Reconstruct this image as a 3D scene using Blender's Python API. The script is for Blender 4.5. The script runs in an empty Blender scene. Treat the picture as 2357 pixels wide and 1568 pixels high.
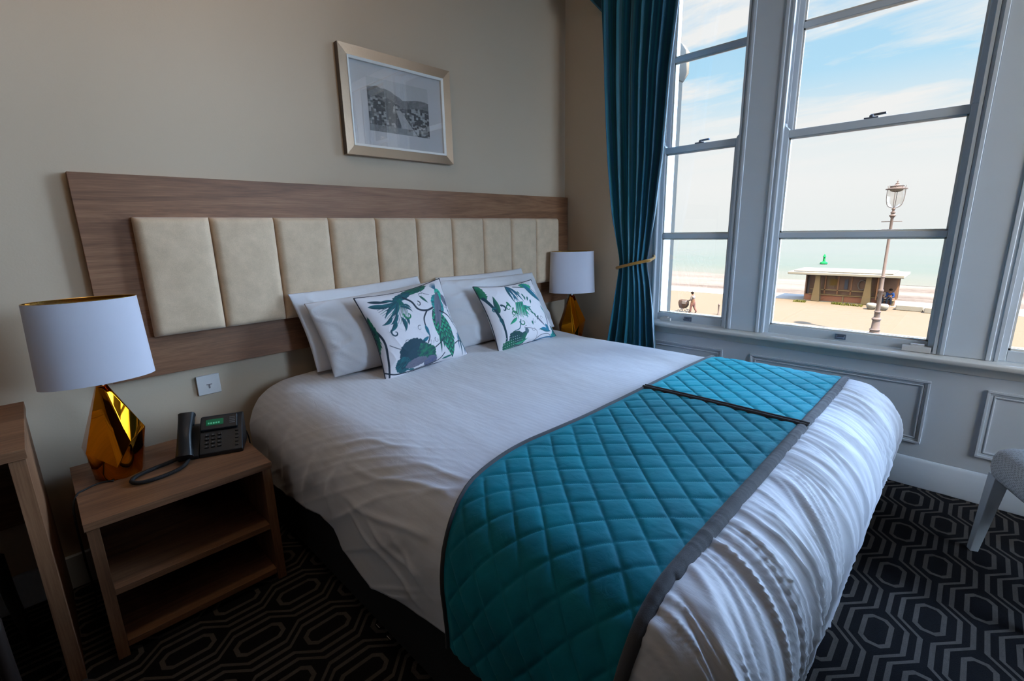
import bpy, bmesh, math, random
import numpy as np
from mathutils import Vector, Matrix

random.seed(7)
PI = math.pi
SC = bpy.context.scene
COL = SC.collection

# ------------------------------------------------------------------ camera
def make_camera():
    yaw, pit, rol = math.radians(45.3734), math.radians(13.1349), math.radians(-1.3049)
    sy, cy, sp, cp, sr, cr = math.sin(yaw), math.cos(yaw), math.sin(pit), math.cos(pit), math.sin(rol), math.cos(rol)
    fwd = Vector((sy*cp, cy*cp, -sp)); right = Vector((cy, -sy, 0)); up = right.cross(fwd)
    r2 = right*cr + up*sr; u2 = -right*sr + up*cr
    cam = bpy.data.cameras.new('camera'); cam.sensor_width = 36; cam.sensor_fit = 'HORIZONTAL'
    cam.lens = 1084.66/2357*36; cam.clip_start = 0.05; cam.clip_end = 3000
    o = bpy.data.objects.new('camera', cam); COL.objects.link(o)
    m = Matrix((r2, u2, -fwd)).transposed().to_4x4(); m.translation = Vector((0, 0, 1.37))
    o.matrix_world = m
    SC.camera = o
make_camera()

SC.view_settings.view_transform = 'Standard'; SC.view_settings.look = 'None'
SC.view_settings.gamma = 1.0; SC.view_settings.use_curve_mapping = False
SC.view_settings.exposure = 0.0
SC.cycles.max_bounces = 10; SC.cycles.diffuse_bounces = 5; SC.cycles.transparent_max_bounces = 16
SC.cycles.sample_clamp_indirect = 6.0
SC.cycles.caustics_reflective = False; SC.cycles.caustics_refractive = False
SC.cycles.use_denoising = True

# ------------------------------------------------------------------ node maths helper
class E:
    """value expression made of Math nodes"""
    def __init__(s, nt, v): s.nt, s.v = nt, v
    def _o(s, op, *a, clamp=False):
        n = s.nt.nodes.new('ShaderNodeMath'); n.operation = op; n.use_clamp = clamp
        for i, x in enumerate((s,)+a):
            x = x.v if isinstance(x, E) else x
            if isinstance(x, (int, float)): n.inputs[i].default_value = x
            else: s.nt.links.new(x, n.inputs[i])
        return E(s.nt, n.outputs[0])
    def __add__(s, b): return s._o('ADD', b)
    __radd__ = __add__
    def __sub__(s, b): return s._o('SUBTRACT', b)
    def __rsub__(s, b): return (s*-1)+b
    def __mul__(s, b): return s._o('MULTIPLY', b)
    __rmul__ = __mul__
    def __truediv__(s, b): return s._o('DIVIDE', b)
    def abs(s): return s._o('ABSOLUTE')
    def sin(s): return s._o('SINE')
    def frac(s): return s._o('FRACT')
    def floor(s): return s._o('FLOOR')
    def sqrt(s): return s._o('SQRT')
    def mod(s, b): return s._o('FLOORED_MODULO', b)
    def pow(s, b): return s._o('POWER', b)
    def min(s, b): return s._o('MINIMUM', b)
    def max(s, b): return s._o('MAXIMUM', b)
    def sat(s): return s._o('ADD', 0.0, clamp=True)
    def step(s, a, b):   # 0 below a, 1 above b
        return ((s-a)*(1.0/(b-a))).sat()

def coords(nt, kind='Object'):
    tc = nt.nodes.new('ShaderNodeTexCoord'); sp = nt.nodes.new('ShaderNodeSeparateXYZ')
    nt.links.new(tc.outputs[kind], sp.inputs[0])
    return tc.outputs[kind], E(nt, sp.outputs[0]), E(nt, sp.outputs[1]), E(nt, sp.outputs[2])
def comb(nt, x, y, z):
    n = nt.nodes.new('ShaderNodeCombineXYZ')
    for i, a in enumerate((x, y, z)):
        if isinstance(a, E): nt.links.new(a.v, n.inputs[i])
        else: n.inputs[i].default_value = a
    return n.outputs[0]
def noise(nt, vec, scale, detail=3.0, rough=0.5, dist=0.0):
    n = nt.nodes.new('ShaderNodeTexNoise'); n.inputs['Scale'].default_value = scale
    n.inputs['Detail'].default_value = detail; n.inputs['Roughness'].default_value = rough
    n.inputs['Distortion'].default_value = dist
    if vec is not None: nt.links.new(vec, n.inputs['Vector'])
    return E(nt, n.outputs['Fac'])
def scaled(nt, x, y, z, a, b, c): return comb(nt, x*a, y*b, z*c)
def ramp(nt, fac, stops):
    n = nt.nodes.new('ShaderNodeValToRGB')
    el = n.color_ramp.elements
    while len(el) < len(stops): el.new(0.5)
    for e, (p, c) in zip(el, stops): e.position = p; e.color = (*c, 1)
    nt.links.new(fac.v, n.inputs[0]); return n.outputs[0]
def mix(nt, fac, a, b):
    n = nt.nodes.new('ShaderNodeMix'); n.data_type = 'RGBA'
    if isinstance(fac, E): nt.links.new(fac.v, n.inputs[0])
    else: n.inputs[0].default_value = fac
    for i, c in ((6, a), (7, b)):
        if isinstance(c, tuple): n.inputs[i].default_value = (*c, 1)
        else: nt.links.new(c, n.inputs[i])
    return n.outputs[2]

# ------------------------------------------------------------------ daylight
def make_world():
    w = bpy.data.worlds.new('sky'); SC.world = w; w.use_nodes = True
    nt = w.node_tree; nt.nodes.clear()
    v, x, y, z = coords(nt, 'Generated')
    el = z.max(0.0)
    base = ramp(nt, el, [(0.0, (.90, .92, .92)), (.07, (.95, .95, .95)), (.16, (.86, .92, .95)), (.24, (.50, .79, 1.0)), (.42, (.36, .66, .95)), (1.0, (.2, .45, .85))])
    # streaky cirrus, stretched and slightly rising to the south
    hx = x/(z+0.25); hy = y/(z+0.25)
    n1 = noise(nt, comb(nt, hx*1.9, hy*0.75+hx*0.35, 0.0), 1.25, 7, .58, .35)
    n2 = noise(nt, comb(nt, hx*6.0, hy*1.6+hx*1.2, 3.0), 1.3, 6, .6, .5)
    cl = (n1*0.68+n2*0.32).step(.455, .57)
    sky = mix(nt, cl*(el.step(.02, .14)), base, (.96, .95, .95))
    # the bright sun-side of the sky, well to the south of what the windows show from the bed
    az = (x*x+y*y).sqrt().max(.001)
    s = (y*-1)/az                       # sine of azimuth to the south
    glow = s.step(.18, .60)*(1-s.step(.88, .97))*x.step(-.1, .1)*(el.step(-.01, .03))
    south = s.step(.90, .97)*el.step(-.01, .03)
    gl2 = el.step(.50, .62)*x.step(-.1, .1)
    lp = nt.nodes.new('ShaderNodeBackground'); nt.links.new(sky, lp.inputs[0]); lp.inputs[1].default_value = 1.0
    b2 = nt.nodes.new('ShaderNodeBackground'); b2.inputs[1].default_value = 1.0
    g1 = glow*GLOW+south*SOUTH; west = (x*-1).step(.15, .4)*WEST; g2 = gl2*ZENITH
    nt.links.new(comb(nt, g1*.50+g2*.34+west, g1*.70+g2*.55+west*.85, g1+g2+west*.68), b2.inputs[0])
    ad = nt.nodes.new('ShaderNodeAddShader'); nt.links.new(lp.outputs[0], ad.inputs[0]); nt.links.new(b2.outputs[0], ad.inputs[1])
    out = nt.nodes.new('ShaderNodeOutputWorld'); nt.links.new(ad.outputs[0], out.inputs[0])
    try: w.cycles.sampling_method = 'MANUAL'; w.cycles.sample_map_resolution = 1024
    except Exception: pass
GLOW = 44.0
SOUTH = 21.0
WEST = 19.0
ZENITH = 46.0
make_world()

def lamp(name, kind, loc, energy, color=(1, 1, 1), rot=(0, 0, 0), **k):
    l = bpy.data.lights.new(name, kind); l.energy = energy; l.color = color
    for a, b in k.items(): setattr(l, a, b)
    o = bpy.data.objects.new(name, l); COL.objects.link(o); o.location = loc; o.rotation_euler = rot
    return o
# sun: high in the south, slightly behind the facade, so it never enters the room
sun = lamp('sun', 'SUN', (0, -20, 30), 130.0, (1.0, .88, .72), angle=.01)
sun.rotation_euler = Vector((-.40, -1.0, 2.0)).to_track_quat('Z', 'Y').to_euler()

# added warm fill lamp under the ceiling, aimed at the headboard wall
cl = lamp('warm_wall_fill', 'AREA', (.30, 1.30, 3.22), 7, (1.0, .78, .56), shape='DISK', size=.5)
cl.rotation_euler = Vector((0, -.85, .5)).to_track_quat('Z', 'Y').to_euler()

# ------------------------------------------------------------------ materials
MATS = {}
def newmat(name):
    m = bpy.data.materials.new(name); m.use_nodes = True; nt = m.node_tree
    b = nt.nodes['Principled BSDF']; MATS[name] = m
    return m, nt, b
def bump(nt, b, h, strength=.3, dist=.01):
    n = nt.nodes.new('ShaderNodeBump'); n.inputs['Strength'].default_value = strength; n.inputs['Distance'].default_value = dist
    nt.links.new(h.v, n.inputs['Height']); nt.links.new(n.outputs[0], b.inputs['Normal'])
def simple(name, col, rough=.6, metal=0.0, var=.06, vs=8.0, bs=None, bstr=.15, sheen=0.0, coat=0.0, emis=None):
    m, nt, b = newmat(name)
    v, x, y, z = coords(nt)
    n = noise(nt, v, vs, 3)
    nt.links.new(mix(nt, n, tuple(c*(1-var) for c in col), tuple(min(1, c*(1+var)) for c in col)), b.inputs['Base Color'])
    b.inputs['Roughness'].default_value = rough; b.inputs['Metallic'].default_value = metal
    if sheen: b.inputs['Sheen Weight'].default_value = sheen; b.inputs['Sheen Roughness'].default_value = .4
    if coat: b.inputs['Coat Weight'].default_value = coat
    if emis: b.inputs['Emission Color'].default_value = (*emis[0], 1); b.inputs['Emission Strength'].default_value = emis[1]
    if bs: bump(nt, b, noise(nt, v, bs, 4), bstr)
    return m

def wood(name, axis, a, b_, c):
    m, nt, b = newmat(name)
    v, x, y, z = coords(nt)
    k = {'x': (1.2, 14, 14), 'y': (14, 1.2, 14), 'z': (14, 14, 1.2)}[axis]
    f = {'x': (8, 260, 260), 'y': (260, 8, 260), 'z': (260, 260, 8)}[axis]
    n1 = noise(nt, scaled(nt, x, y, z, *k), 1.0, 6, .62, 1.6)
    n2 = noise(nt, scaled(nt, x, y, z, *f), 1.0, 3, .6)
    k3 = tuple(q*.35 for q in k)
    n3 = noise(nt, scaled(nt, x, y, z, *k3), 1.0, 2, .5, .8)
    t = n1*.5+n2*.28+n3*.32
    nt.links.new(ramp(nt, t, [(.36, a), (.52, b_), (.70, c)]), b.inputs['Base Color'])
    b.inputs['Roughness'].default_value = .55
    bump(nt, b, n2, .12, .002)
    return m
OAK = ((.088, .037, .017), (.200, .090, .042), (.35, .172, .086))
wood('oak_x', 'x', *OAK); wood('oak_y', 'y', *OAK); wood('oak_z', 'z', *OAK)

def wallmat(name, col):
    m, nt, b = newmat(name); v, x, y, z = coords(nt)
    n = noise(nt, v, 2.0, 3)
    nt.links.new(mix(nt, n, tuple(c*.97 for c in col), tuple(c*1.03 for c in col)), b.inputs['Base Color'])
    b.inputs['Roughness'].default_value = .8; b.inputs['Specular IOR Level'].default_value = .2
    bump(nt, b, noise(nt, v, 160, 3), .08, .003)
wallmat('wall_paint', (.56, .445, .325))
wallmat('wall_paint_dark', (.56, .48, .40))
wallmat('ceiling_paint', (.80, .78, .74))
simple('woodwork', (.62, .68, .74), .42, var=.03, bs=60, bstr=.03)
simple('sill_paint', (.72, .71, .67), .35, var=.03)

def carpet():
    m, nt, b = newmat('carpet'); v, x, y, z = coords(nt)
    PX, RY = .371, .128
    def tri(a, off):  # 0 at cell centre .. .5 at the edge
        return ((a+off).frac()-.5).abs()
    lines = None
    u = (x-2.567)/PX; r = (y-.070)/RY
    k = (r+.5).floor(); fr = (r-k)*RY            # offset from the nearest row
    par = (k*.5).frac()                          # 0 even rows, .5 odd rows
    ux = ((u+par+.5).frac()-.5)*PX               # distance along the row from nearest hexagon
    ax, ay = ux.abs(), fr.abs()
    d = ay.max((ax-.036)).max((ax-.036)*.66+ay*.72)   # chamfered long hexagon
    ring = 1-((d-.0365).abs()).step(.0062, .0082)
    # zigzag band between rows
    k2 = r.floor(); fm = (r-k2-.5)*RY
    par2 = (k2*.5).frac()
    ph = ((u+par2+.5).frac()-.5).abs()           # 0 over a lower hexagon, .5 over an upper one
    w = ((ph-.25)*(-11.5)).max(-1.0).min(1.0)     # +1 over lower hexagon
    q = (fm-w*.030).abs()
    zz = 1-((q-.0172).abs()).step(.0062, .0082)
    lines = ring.max(zz)
    n = noise(nt, v, 240, 2, .7); n2 = noise(nt, v, 30, 3)
    edge = (lines - (n*.5-.25)).step(.3, .7)
    dark = mix(nt, n, (.004, .004, .005), (.013, .012, .013))
    light = mix(nt, n, (.060, .052, .046), (.125, .108, .094))
    nt.links.new(mix(nt, edge*(n2*.4+.7).min(1.0), dark, light), b.inputs['Base Color'])
    b.inputs['Roughness'].default_value = .95; b.inputs['Specular IOR Level'].default_value = .1
    bump(nt, b, n, .5, .004)
carpet()

def linen():
    m, nt, b = newmat('duvet_cotton'); v, x, y, z = coords(nt)
    st = ((x*(2*PI/.022)).sin()*.5+.5).step(.35, .65)
    n = noise(nt, v, 6, 4)
    nt.links.new(mix(nt, st, (.68, .675, .71), (.65, .645, .68)), b.inputs['Base Color'])
    nt.links.new((st*.12+.55).v, b.inputs['Roughness'])
    b.inputs['Sheen Weight'].default_value = .15
    bump(nt, b, noise(nt, scaled(nt, x, y, z, 26, 9, 9), 1.0, 5, .6, .8)+noise(nt, v, 400, 1)*.05, .22, .006)
linen()
def cotton():
    m, nt, b = newmat('pillow_cotton'); v, x, y, z = coords(nt)
    b.inputs['Base Color'].default_value = (.68, .67, .69, 1); b.inputs['Roughness'].default_value = .75
    b.inputs['Sheen Weight'].default_value = .15
    bump(nt, b, noise(nt, scaled(nt, x, y, z, 9, 9, 16), 1.0, 5, .55, 1.2), .25, .012)
cotton()
def suede():
    m, nt, b = newmat('headboard_suede'); v, x, y, z = coords(nt)
    n = noise(nt, scaled(nt, x, y, z, 14, 14, 14), 1.0, 5, .65); n2 = noise(nt, v, 300, 2)
    nt.links.new(ramp(nt, n*.7+n2*.3, [(.3, (.53, .385, .25)), (.7, (.74, .55, .37))]), b.inputs['Base Color'])
    b.inputs['Roughness'].default_value = .7; b.inputs['Sheen Weight'].default_value = .3
    bump(nt, b, n2, .12, .002)
suede()
def velvet(name, c1, c2):
    m, nt, b = newmat(name); v, x, y, z = coords(nt)
    n = noise(nt, v, 9, 4)
    nt.links.new(mix(nt, n.step(.3, .7), c1, c2), b.inputs['Base Color'])
    b.inputs['Roughness'].default_value = .6; b.inputs['Sheen Weight'].default_value = .35
    b.inputs['Sheen Tint'].default_value = (.2, .85, 1, 1); b.inputs['Sheen Roughness'].default_value = .45
    b.inputs['Specular IOR Level'].default_value = .15
    bump(nt, b, noise(nt, v, 38, 3, .6, 1.0), .2, .006)
velvet('runner_velvet_shaded', (.0, .13, .18), (.0, .19, .25))  # same velvet, with the left piece's nap shade put into the colour
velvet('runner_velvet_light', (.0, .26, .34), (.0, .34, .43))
simple('runner_binding', (.045, .044, .050), .8, sheen=.3, bs=400)
simple('binding_black', (.018, .017, .02), .7, sheen=.2, bs=300)
def curtain_mat():
    m, nt, b = newmat('curtain_stripe')
    at = nt.nodes.new('ShaderNodeAttribute'); at.attribute_name = 'fold'
    u = E(nt, at.outputs['Fac'])
    v, x, y, z = coords(nt)
    n = noise(nt, comb(nt, u*36.0, 0.0, 0.0), 1.0, 2, .7); n2 = noise(nt, comb(nt, u*110.0, 0.0, z*.2), 1.0, 1)
    nt.links.new(ramp(nt, n*.75+n2*.25, [(.38, (.003, .045, .075)), (.46, (.005, .17, .21)), (.54, (.004, .10, .19)), (.60, (.006, .17, .29)), (.70, (.02, .34, .37))]), b.inputs['Base Color'])
    b.inputs['Roughness'].default_value = .5; b.inputs['Sheen Weight'].default_value = .3
    bump(nt, b, noise(nt, v, 200, 2), .1, .003)
curtain_mat()
simple('curtain_lining', (.34, .44, .52), .8, sheen=.2)
simple('gold_rope', (.50, .25, .035), .6, sheen=.3, bs=260, bstr=.7)
simple('gold_mirror', (.70, .23, .008), .035, 1.0, var=.02, vs=3)
simple('gold_trim', (.75, .46, .13), .16, 1.0, var=.03)
simple('steel', (.6, .6, .6), .25, 1.0)
simple('lock_metal', (.17, .20, .26), .45, .6)
def shade():
    m, nt, b = newmat('shade_fabric'); v, x, y, z = coords(nt)
    b.inputs['Base Color'].default_value = (.60, .60, .68, 1); b.inputs['Roughness'].default_value = .8
    b.inputs['Sheen Weight'].default_value = .1
    bump(nt, b, noise(nt, scaled(nt, x, y, z, 500, 500, 500), 1.0, 1), .08, .001)
shade()
simple('black_plastic', (.006, .009, .012), .42, bs=300, bstr=.05)
simple('black_rubber', (.006, .006, .007), .7)
simple('key_grey', (.11, .12, .13), .4)
simple('phone_screen', (.01, .06, .03), .2, emis=((.0, .45, .18), .10))
simple('screen_digits', (.1, .5, .3), .3, emis=((.2, .9, .5), .12))
simple('socket_white', (.66, .64, .62), .35, var=.02)
simple('socket_mark', (.22, .2, .2), .5)
simple('divan_fabric', (.010, .010, .012), .85, bs=300)
simple('mattress_cloth', (.62, .60, .56), .8)
def tweed():
    m, nt, b = newmat('chair_tweed'); v, x, y, z = coords(nt)
    w = ((x*620).sin()*(y*620).sin()*(z*500+1.0).sin()*.5+.5)
    n = noise(nt, v, 160, 3, .7)
    nt.links.new(ramp(nt, w*.4+n*.6, [(.35, (.24, .22, .20)), (.6, (.52, .49, .45))]), b.inputs['Base Color'])
    b.inputs['Roughness'].default_value = .85
    bump(nt, b, w*.4+n*.6, .4, .003)
tweed()
simple('chair_paint', (.60, .60, .585), .35, var=.03)
simple('frame_champagne', (.52, .36, .235), .32, .75, var=.05, bs=90, bstr=.05)
simple('frame_side', (.075, .055, .04), .5)
simple('slip_white', (.88, .87, .82), .4)
simple('mat_board', (.86, .83, .82), .8)
def glass(name, tint=(1, 1, 1), refl=1.0, const=None):
    m = bpy.data.materials.new(name); m.use_nodes = True; nt = m.node_tree; nt.nodes.clear(); MATS[name] = m
    tr = nt.nodes.new('ShaderNodeBsdfTransparent'); tr.inputs[0].default_value = (*tint, 1)
    gl = nt.nodes.new('ShaderNodeBsdfGlossy'); gl.inputs['Roughness'].default_value = .0
    fr = nt.nodes.new('ShaderNodeFresnel'); fr.inputs[0].default_value = 1.48
    f = (E(nt, fr.outputs[0])*0.0+const) if const else (E(nt, fr.outputs[0])*refl).sat()
    mx = nt.nodes.new('ShaderNodeMixShader'); nt.links.new(f.v, mx.inputs[0])
    nt.links.new(tr.outputs[0], mx.inputs[1]); nt.links.new(gl.outputs[0], mx.inputs[2])
    o = nt.nodes.new('ShaderNodeOutputMaterial'); nt.links.new(mx.outputs[0], o.inputs[0])
glass('window_glass', (.99, 1.0, .995), 1.0)
glass('picture_glass', (1, 1, 1), 1.0, .13)
glass('shelter_glass', (.95, .94, .93), .06)
def vcol(name, rough=.75, sheen=.0):
    m, nt, b = newmat(name)
    a = nt.nodes.new('ShaderNodeAttribute'); a.attribute_name = 'print'
    nt.links.new(a.outputs['Color'], b.inputs['Base Color']); b.inputs['Roughness'].default_value = rough
    b.inputs['Sheen Weight'].default_value = sheen
    v, x, y, z = coords(nt); bump(nt, b, noise(nt, v, 18, 3, .5, .8), .15, .008)
vcol('cushion_print', .8, .1); vcol('photo_print', .5)
simple('cushion_piping', (.012, .018, .03), .6)
# outside
simple('promenade', (.46, .36, .26), .9, var=.03, vs=.25)
simple('road_kerb', (.52, .38, .26), .9, var=.05, vs=.6)
simple('white_concrete', (.84, .82, .76), .8, var=.04, vs=.8)
def shingle():
    m, nt, b = newmat('shingle'); v, x, y, z = coords(nt)
    n = noise(nt, scaled(nt, x, y, z, .22, .03, 1), 1.0, 5, .65); n2 = noise(nt, v, 2.0, 4, .7)
    nt.links.new(ramp(nt, n*.7+n2*.3, [(.36, (.28, .215, .18)), (.47, (.43, .36, .31)), (.6, (.52, .45, .40))]), b.inputs['Base Color'])
    b.inputs['Roughness'].default_value = .95
shingle()
def seamat():
    m, nt, b = newmat('sea_water'); v, x, y, z = coords(nt)
    n = noise(nt, scaled(nt, x, y, z, .10, .02, 1), 1.0, 6, .65)
    d = (x-60.0)*(1/90.0)
    c = ramp(nt, d.sat(), [(0.0, (.44, .36, .31)), (.12, (.37, .37, .31)), (.4, (.29, .35, .315)), (1.0, (.32, .36, .34))])
    nt.links.new(mix(nt, n.step(.40, .64)*.30, c, (.38, .38, .36)), b.inputs['Base Color'])
    b.inputs['Roughness'].default_value = .7; b.inputs['Specular IOR Level'].default_value = .25
    bump(nt, b, noise(nt, scaled(nt, x, y, z, .5, .12, 1), 1.0, 4), .2, .2)
seamat()
simple('stone_cream', (.92, .80, .64), .8, var=.03)
simple('column_render', (.72, .56, .34), .8, var=.08, vs=3)
simple('brick_orange', (.80, .38, .26), .8, var=.15, vs=9)
simple('shelter_timber', (.78, .44, .28), .7, var=.12, vs=6)
simple('shelter_dark', (.62, .42, .36), .7, var=.2, vs=3)
simple('post_iron', (.46, .38, .38), .5, .2, var=.08)
simple('lantern_glass', (.75, .73, .70), .3); simple('bulb_glass', (.75, .74, .72), .3)
simple('poster_yellow', (.55, .36, .10), .6); simple('poster_cream', (.56, .42, .30), .6); simple('poster_blue', (.25, .30, .45), .6)
simple('buoy_green', (.05, .75, .25), .5)
simple('grass_tuft', (.34, .36, .06), .9, var=.3, vs=3)
simple('skin', (.48, .27, .19), .6); simple('hair_dark', (.05, .035, .03), .6)
simple('cloth_blue', (.05, .12, .42), .8); simple('cloth_pale', (.55, .50, .52), .8); simple('cloth_dark', (.05, .06, .10), .8)
simple('cloth_pink', (.50, .26, .24), .8); simple('cloth_brown', (.20, .13, .10), .8)
simple('teal_seat', (.0, .20, .24), .8, sheen=.3); simple('dark_wood', (.03, .02, .016), .5)

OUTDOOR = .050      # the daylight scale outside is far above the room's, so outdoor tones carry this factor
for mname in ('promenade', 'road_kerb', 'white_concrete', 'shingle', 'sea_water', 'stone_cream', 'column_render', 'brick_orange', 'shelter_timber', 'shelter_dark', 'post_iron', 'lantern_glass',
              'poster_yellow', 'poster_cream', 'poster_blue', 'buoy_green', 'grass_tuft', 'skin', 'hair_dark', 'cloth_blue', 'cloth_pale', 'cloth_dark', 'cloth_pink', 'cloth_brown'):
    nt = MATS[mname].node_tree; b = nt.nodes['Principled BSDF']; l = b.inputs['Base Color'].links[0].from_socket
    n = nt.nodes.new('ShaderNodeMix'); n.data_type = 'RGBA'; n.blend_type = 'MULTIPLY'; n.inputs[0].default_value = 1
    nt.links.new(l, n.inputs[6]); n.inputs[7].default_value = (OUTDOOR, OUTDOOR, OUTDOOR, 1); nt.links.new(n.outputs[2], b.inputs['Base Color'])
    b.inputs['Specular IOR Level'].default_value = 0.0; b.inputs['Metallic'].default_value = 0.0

# ------------------------------------------------------------------ mesh helpers
ORG = {}
def link(o, parent=None, origin=None):
    COL.objects.link(o)
    if parent is not None:
        o.parent = parent; ORG[o.name] = ORG[parent.name]
    else:
        ORG[o.name] = Vector(origin) if origin is not None else Vector((0, 0, 0))
        o.location = ORG[o.name]
    return o
def empty(name, loc, label=None, cat=None, group=None):
    o = bpy.data.objects.new(name, None); o.empty_display_size = .1
    link(o, None, loc)
    return tag(o, label, cat, group)
def tag(o, label=None, cat=None, group=None, kind=None):
    if label: o['label'] = label
    if cat: o['category'] = cat
    if group: o['group'] = group
    if kind: o['kind'] = kind
    return o

class MB:
    def __init__(s): s.v, s.f, s.m = [], [], []
    def add(s, vs, fs, mi=0):
        b = len(s.v); s.v += [tuple(p) for p in vs]; s.f += [tuple(b+i for i in f) for f in fs]; s.m += [mi]*len(fs); return s
    def box(s, x0, x1, y0, y1, z0, z1, mi=0):
        vs = [(x, y, z) for x in (x0, x1) for y in (y0, y1) for z in (z0, z1)]
        return s.add(vs, [(0, 1, 3, 2), (4, 6, 7, 5), (0, 4, 5, 1), (2, 3, 7, 6), (0, 2, 6, 4), (1, 5, 7, 3)], mi)
    def obox(s, c, ax, ay, az, hx, hy, hz, mi=0):
        c, ax, ay, az = Vector(c), Vector(ax).normalized(), Vector(ay).normalized(), Vector(az).normalized()
        vs = [c+ax*i*hx+ay*j*hy+az*k*hz for i in (-1, 1) for j in (-1, 1) for k in (-1, 1)]
        return s.add(vs, [(0, 1, 3, 2), (4, 6, 7, 5), (0, 4, 5, 1), (2, 3, 7, 6), (0, 2, 6, 4), (1, 5, 7, 3)], mi)
    def loft(s, rings, caps=True, mi=0, closed=True):
        n = len(rings[0]); vs = [p for r in rings for p in r]; fs = []
        for i in range(len(rings)-1):
            for j in range(n if closed else n-1):
                k = (j+1) % n
                fs.append((i*n+j, i*n+k, (i+1)*n+k, (i+1)*n+j))
        if caps and closed: fs.append(tuple(range(n))[::-1]); fs.append(tuple((len(rings)-1)*n+j for j in range(n)))
        return s.add(vs, fs, mi)
    def lathe(s, c, prof, n=24, mi=0, caps=True):
        return s.loft([[(c[0]+r*math.cos(2*PI*j/n), c[1]+r*math.sin(2*PI*j/n), c[2]+z) for j in range(n)] for r, z in prof], caps, mi)
    def tube(s, pts, r, n=8, mi=0, sub=1):
        pts = [Vector(p) for p in pts]
        if sub > 1: pts = catmull(pts, sub)
        R = r if callable(r) else (lambda t: r)
        rings = []; up = Vector((.13, .21, .97)).normalized()
        for i, p in enumerate(pts):
            d = (pts[min(i+1, len(pts)-1)]-pts[max(i-1, 0)]).normalized()
            a = d.cross(up)
            if a.length < 1e-3: a = d.cross(Vector((1, 0, 0)))
            a.normalize(); b = a.cross(d).normalized(); up = b
            t = i/(len(pts)-1); rr = R(t)
            rings.append([p+a*rr*math.cos(2*PI*j/n)+b*rr*math.sin(2*PI*j/n) for j in range(n)])
        return s.loft(rings, True, mi)
    def build(s, name, mat, parent=None, smooth=False, bevel=0, seg=2, sub=0, solid=0, origin=None, auto=None):
        if parent is None and origin is None:
            a = np.array(s.v); origin = ((a[:, 0].min()+a[:, 0].max())/2, (a[:, 1].min()+a[:, 1].max())/2, a[:, 2].min())
        org = ORG[parent.name] if parent is not None else Vector(origin)
        me = bpy.data.meshes.new(name); me.from_pydata([tuple(Vector(p)-org) for p in s.v], [], s.f)
        for mt in (mat if isinstance(mat, (list, tuple)) else [mat]): me.materials.append(MATS[mt])
        if any(s.m): me.polygons.foreach_set('material_index', s.m)
        bm = bmesh.new(); bm.from_mesh(me); bmesh.ops.recalc_face_normals(bm, faces=bm.faces); bm.to_mesh(me); bm.free()
        if smooth: me.polygons.foreach_set('use_smooth', [True]*len(me.polygons))
        o = bpy.data.objects.new(name, me); link(o, parent, origin)
        if auto: me.set_sharp_from_angle(angle=math.radians(auto))
        if solid:
            md = o.modifiers.new('solid', 'SOLIDIFY'); md.thickness = solid; md.offset = 0
        if bevel:
            md = o.modifiers.new('bevel', 'BEVEL'); md.width = bevel; md.segments = seg; md.limit_method = 'ANGLE'; md.angle_limit = math.radians(40)
            if not smooth: me.polygons.foreach_set('use_smooth', [True]*len(me.polygons)); md.harden_normals = True
        if sub:
            md = o.modifiers.new('sub', 'SUBSURF'); md.levels = sub; md.render_levels = sub
        return o
def catmull(p, n):
    out = []
    for i in range(len(p)-1):
        p0, p1, p2, p3 = p[max(i-1, 0)], p[i], p[i+1], p[min(i+2, len(p)-1)]
        for k in range(n):
            t = k/n
            out.append(.5*((2*p1)+(-p0+p2)*t+(2*p0-5*p1+4*p2-p3)*t*t+(-p0+3*p1-3*p2+p3)*t**3))
    out.append(p[-1]); return out
def box(name, mat, x0, x1, y0, y1, z0, z1, parent=None, bevel=0, **k):
    return MB().box(x0, x1, y0, y1, z0, z1).build(name, mat, parent, bevel=bevel, **k)
def struct(o): return tag(o, kind='structure')

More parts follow.
